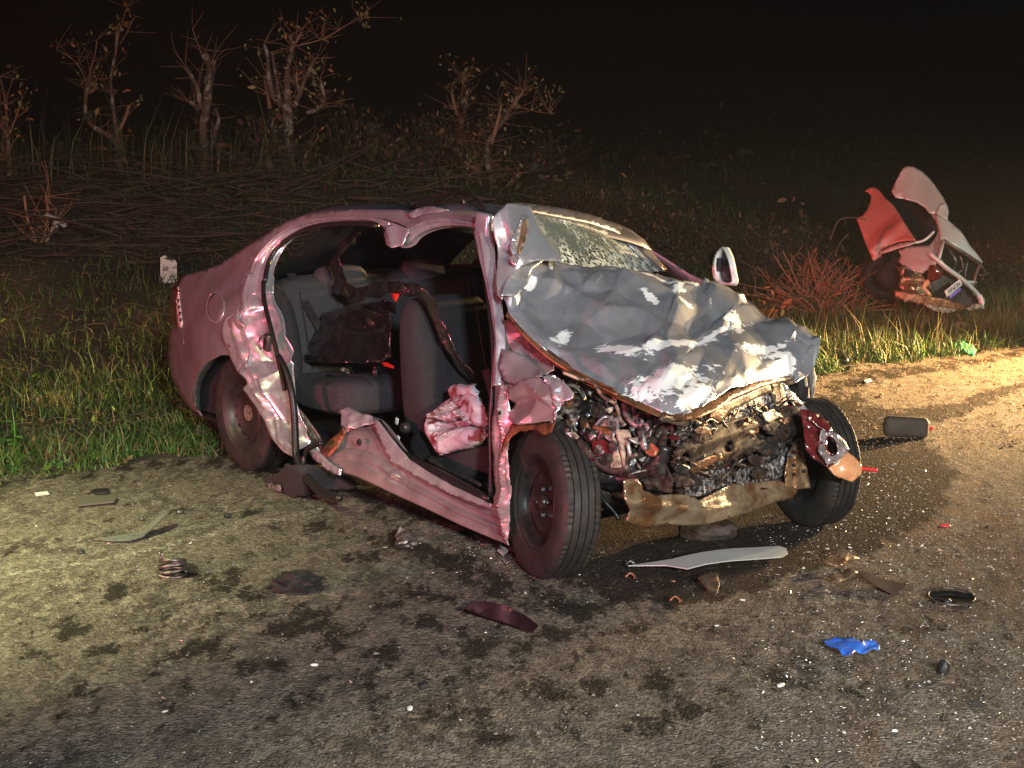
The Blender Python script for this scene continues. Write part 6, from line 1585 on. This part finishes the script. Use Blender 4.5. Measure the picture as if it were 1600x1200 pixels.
bush('leafy_shoot', 'small shoot with orange leaves beyond the far mirror', 1180, 425, 12.9, 22, 26, 6, 12, 72, lsz=.028, cols=((.30, .14, .05),), cat='shoot', group=None)
bush('leafy_shoot', 'orange-leaved branch lying between bonnet tip and red-lit wreck', 1215, 440, 12.9, 30, 34, 10, 26, 73, lsz=.028, cols=((.30, .14, .05), (.12, .12, .03)), cat='shoot', group=None)
MT.setdefault('brush', mat('brushwood', (.055, .034, .022), .85, 0, (.12, .085, .06), 3, (.45, .65)))
for i, (pts, lab) in enumerate([([(1207, 462), (1214, 440), (1228, 424), (1236, 421)], 'curved bare branch rising right of the far mirror'), ([(1242, 462), (1262, 465), (1275, 478), (1288, 486)], 'pale crooked branch in front of the low dry twigs'),
                                ([(1304, 478), (1312, 466), (1319, 455)], 'short pale stick standing in front of the red-lit wreck'), ([(1297, 375), (1310, 345), (1332, 340), (1352, 343)], 'bent branch leaning on the red-lit door panel'), ([(1305, 400), (1312, 380), (1325, 366)], 'forked reddish branch under the bent branch')]):
    Yb = 13.3
    o = tube('fallen_branch', [onY(x, y, Yb + .1 * j) for j, (x, y) in enumerate(pts)], [.009, .008, .007, .004][:len(pts)], MT['brush'], None, 7)
    tag(o, lab, 'branch')

# felled brushwood along the bank, a tangle
rb = random.Random(9)
MT['brush'] = MT.get('brush') or mat('brushwood', (.055, .034, .022), .85, 0, (.12, .085, .06), 3, (.45, .65))
def tangle(name, n_, box, L0, L1, r0, m_, hmax=.5, seed=1):
    V = []; Fc = []
    rb = random.Random(seed)
    for i in range(n_):
        x = rb.uniform(box[0], box[2]); y = rb.uniform(box[1], box[3])
        p = on_terrain(x, y)
        if p[1] > 45: continue
        a = rb.gauss(0, .75) + (math.pi if rb.random() < .5 else 0); L_ = rb.uniform(L0, L1)
        d = np.array([math.cos(a), math.sin(a) * .8, rb.gauss(.04, .16)])
        p = p + np.array([0, 0, rb.uniform(.02, hmax)])
        q1 = p + d * L_ / 2 + np.array([0, 0, rb.gauss(0, .018)]); q2 = p + d * L_
        q2[2] = max(q2[2], float(terrain(q2[0], q2[1])) + .01)
        r_ = r0 * rb.uniform(.4, 1.3)
        v, f = tube('', [p, q1, q2], [r_, r_ * .8, r_ * .45], None, None, 5, sub=3, make=False)
        s0 = len(V); V += v; Fc += [tuple(a_ + s0 for a_ in q) for q in f]
    return struct(mesh(name, V, Fc, m_), 'stuff')
tangle('felled_brushwood', 110, (-10, 268, 400, 420), .2, 1.2, .011, MT['brush'], .30, 1)
tangle('brushwood_twigs', 900, (-10, 262, 480, 430), .08, .5, .004, MT['brush'], .35, 11)
tangle('felled_brushwood', 110, (380, 285, 860, 345), .2, 1.0, .011, MT['brush'], .25, 2)
tangle('felled_brushwood', 420, (840, 300, 1330, 500), .05, .4, .006, MT['brush'], .12, 3)
tangle('dry_litter', 260, (0, 400, 330, 700), .04, .2, .003, mat('straw', (.14, .11, .06), .8), .04, 4)
tangle('dry_litter', 500, (1150, 470, 1600, 560), .04, .25, .004, MT['brush'], .05, 5)
for i, (pts, lab) in enumerate([([(70, 385), (160, 388), (264, 387)], 'long pale pole lying level left of the white post'), ([(200, 415), (250, 414), (285, 416)], 'lowest thin pole lying across behind the white post'), ([(235, 262), (300, 270), (390, 276)], 'long thin branch lying level on the bank at the stubby tree'),
                                ([(360, 284), (400, 290), (440, 292)], 'pale branch lying left of the broad tree foot'), ([(360, 320), (372, 304), (392, 298)], 'short curved branch below the stubby tree'), ([(484, 276), (520, 262), (560, 245), (590, 228)], 'long thin leaning branch right of the broad tree')]):
    P = []
    for x, y in pts:
        q = on_terrain(x, y + 6) if i != 5 else onY(x, y, 19.5); P.append(q + [0, 0, .06])
    o = tube('fallen_pole', P, [.018, .015, .012, .008][:len(P)], MT['brush'], None, 7)
    tag(o, lab, 'branch')

# white marker post
pb = on_terrain(264, 441)
t = thing('marker_post', 'short chipped white marker post standing behind the boot', 'marker post', tuple(pb), .25)
V = []; kk = pb[1] / F_PX
prof = [(-12, 0), (12, 0), (12, 14), (13, 30), (10, 36), (2, 38), (-6, 43), (-12, 40), (-13, 20)]
n_ = len(prof)
V = [(x * kk, -.07, z * kk) for x, z in prof] + [(x * kk * .95, .07, z * kk * .97) for x, z in prof]
Fc = [tuple(range(n_)), tuple(range(n_, 2 * n_))[::-1]] + [(i, i + n_, (i + 1) % n_ + n_, (i + 1) % n_) for i in range(n_)]
mesh('post_body', V, Fc, mat('whitewash', (.62, .62, .56), .8, 0, (.2, .2, .16), 16, (.52, .6), bump=.008, bs=30), t, False)
mesh('post_cap', [(-8 * kk, -.075, 38 * kk), (-2 * kk, -.075, 40 * kk), (6 * kk, -.075, 36.5 * kk), (5 * kk, -.072, 35 * kk), (-3 * kk, -.072, 37.5 * kk)], [(0, 1, 2, 3, 4)], MT['black'], t, False, solid=.004)
# shiny scrap caught in the sapling
S_K = Surf([(85, 340, 'y', 14.1), (60, 340, 'y', 14.1), (85, 360, 'y', 14.12)], 'w')
o = patch('reflective_scrap', [(66, 337), (74, 334), (88, 338), (100, 344), (105, 352), (100, 357), (92, 350), (88, 357), (82, 354), (84, 345), (74, 341)], S_K, mat('reflective_foil', (.85, .87, .9), .15, .6), None, 2.5, disp=lambda P, V: .04 * (crumple(V, 9, .06, 4) - .5), angle=15, solid=.002, space='w', recenter=True)
tag(o, 'shiny silver scrap caught in the forked sapling', 'scrap')
# broad-leaved weeds at the left edge
def weed(label, px, py, h_, n_l, seed, tuft=False):
    rt = random.Random(seed); b_ = on_terrain(px, py)
    root = thing('weed_plant', label, 'weed', tuple(b_), 0, 'bright weeds at the asphalt edge')
    for i in range(n_l):
        a = rt.uniform(0, 6.28); el = rt.uniform(.6, 1.4); L_ = h_ * rt.uniform(.6, 1)
        p0 = np.array([0, 0, h_ * .08 * i * (0 if tuft else 1) * .8]); d = np.array([math.cos(a) * math.cos(el), math.sin(a) * math.cos(el), math.sin(el) * (1 if tuft else .35)])
        if not tuft: L_ = h_ * .38
        sd = np.cross(d, [0, 0, 1]); sd /= np.linalg.norm(sd); wd = (.008 if tuft else .022)
        V = []
        for u, ww_ in [(0, .2), (.25, .8), (.55, 1), (.85, .6), (1, .02)]:
            c = p0 + d * L_ * u + np.array([0, 0, -.25 * L_ * u * u]); V += [c - sd * wd * ww_, c + [0, 0, -.003], c + sd * wd * ww_]
        Fc = [(3 * j + k_, 3 * j + k_ + 1, 3 * j + k_ + 4, 3 * j + k_ + 3) for j in range(4) for k_ in (0, 1)]
        mesh('leaf', V, Fc, MT['weed'], root, True)
    if not tuft: tube('stem', [(0, 0, 0), (.01, 0, h_ * .5), (0, .01, h_)], [.005, .004, .003], MT['weed'], root, 5)
MT['weed'] = mat('weed_leaf', (.08, .22, .04), .45, 0, (.12, .26, .05), 12)
weed('tall broad-leaved weed at the very left edge', 22, 708, .24, 12, 1)
weed('tuft of wide green blades nearest to the rear wheel', 190, 700, .20, 12, 2, True)
weed('low broad-leaved weed left of the wide-bladed tuft', 92, 722, .10, 9, 3)
weed('small bright weed between tuft and rear wheel', 265, 712, .10, 9, 4, True)

# dark undergrowth closing the view behind the brushwood
n = 9000
s_ = rv.uniform(-10, 22, n); d_ = rv.uniform(6.5, 15, n)
k = rv.rand(n) < np.clip(patchy(s_ * .5, d_ * .4), .1, 1); s_, d_ = s_[k], d_[k]; n = len(s_)
x = E0[0] + s_ * ED[0] + d_ * EN[0]; y = E0[1] + s_ * ED[1] + d_ * EN[1]
P = np.stack([x, y, terrain(x, y) + rv.gamma(2., .14, n)], 1)
leaf_mesh('undergrowth', P, .045, MT['leaf'], gcols(n, [(.018, .028, .010), (.035, .028, .014), (.05, .03, .015)], [.5, .3, .2]), up=.8)
n = 2600
s_ = rv.uniform(3, 13, n); d_ = rv.uniform(2.2, 6, n)
x = E0[0] + s_ * ED[0] + d_ * EN[0]; y = E0[1] + s_ * ED[1] + d_ * EN[1]
P = np.stack([x, y, terrain(x, y) + rv.gamma(2., .05, n)], 1)
leaf_mesh('undergrowth', P, .03, MT['leaf'], gcols(n, [(.03, .035, .012), (.08, .045, .02), (.05, .03, .015)], [.4, .3, .3]), up=.8)

lb = ['reddish scrub clump behind the windscreen of the sedan', 'dim brown scrub clump behind the middle of the bonnet', 'dim brown scrub clump left of the far door mirror', 'brown scrub clump right of the far door mirror', 'ragged red-brown scrub clump behind the spiky dry bush', 'low dark scrub clump right behind the red-lit wreck', 'dim scrub clump at the far right edge']
for i, (cx, cy, Yw, rx, ry, ns_, nl_) in enumerate([(900, 330, 17., 60, 34, 60, 260), (985, 345, 16.6, 60, 40, 60, 260), (1075, 370, 16., 60, 46, 70, 320), (1165, 360, 15.8, 60, 50, 80, 320), (1240, 335, 16.4, 60, 45, 70, 260), (1530, 400, 16.2, 60, 40, 50, 240), (1600, 420, 15.4, 50, 40, 50, 240)]):
    bush('scrub_bush', lb[i], cx, cy, Yw, rx, ry, ns_, nl_, 90 + i, cols=((.10, .05, .03), (.06, .04, .02), (.14, .07, .04)), lsz=.028)
# ================================================================== misty night air
hb_ = [(-425, -425, -1.2), (425, -425, -1.2), (425, 425, -1.2), (-425, 425, -1.2), (-425, -425, 9), (425, -425, 9), (425, 425, 9), (-425, 425, 9)]
hz = mesh('haze', hb_, [(0, 3, 2, 1), (4, 5, 6, 7), (0, 1, 5, 4), (1, 2, 6, 5), (2, 3, 7, 6), (3, 0, 4, 7)], None, None, False)
hm = bpy.data.materials.new('mist'); hm.use_nodes = True
hm.node_tree.nodes.remove(hm.node_tree.nodes['Principled BSDF'])
pv = hm.node_tree.nodes.new('ShaderNodeVolumePrincipled'); pv.inputs['Density'].default_value = .0008; pv.inputs['Color'].default_value = (.9, .9, .9, 1)
pv.inputs['Anisotropy'].default_value = .2
hm.node_tree.links.new(pv.outputs[0], hm.node_tree.nodes['Material Output'].inputs['Volume'])
hz.data.materials.append(hm)
struct(hz, 'stuff')
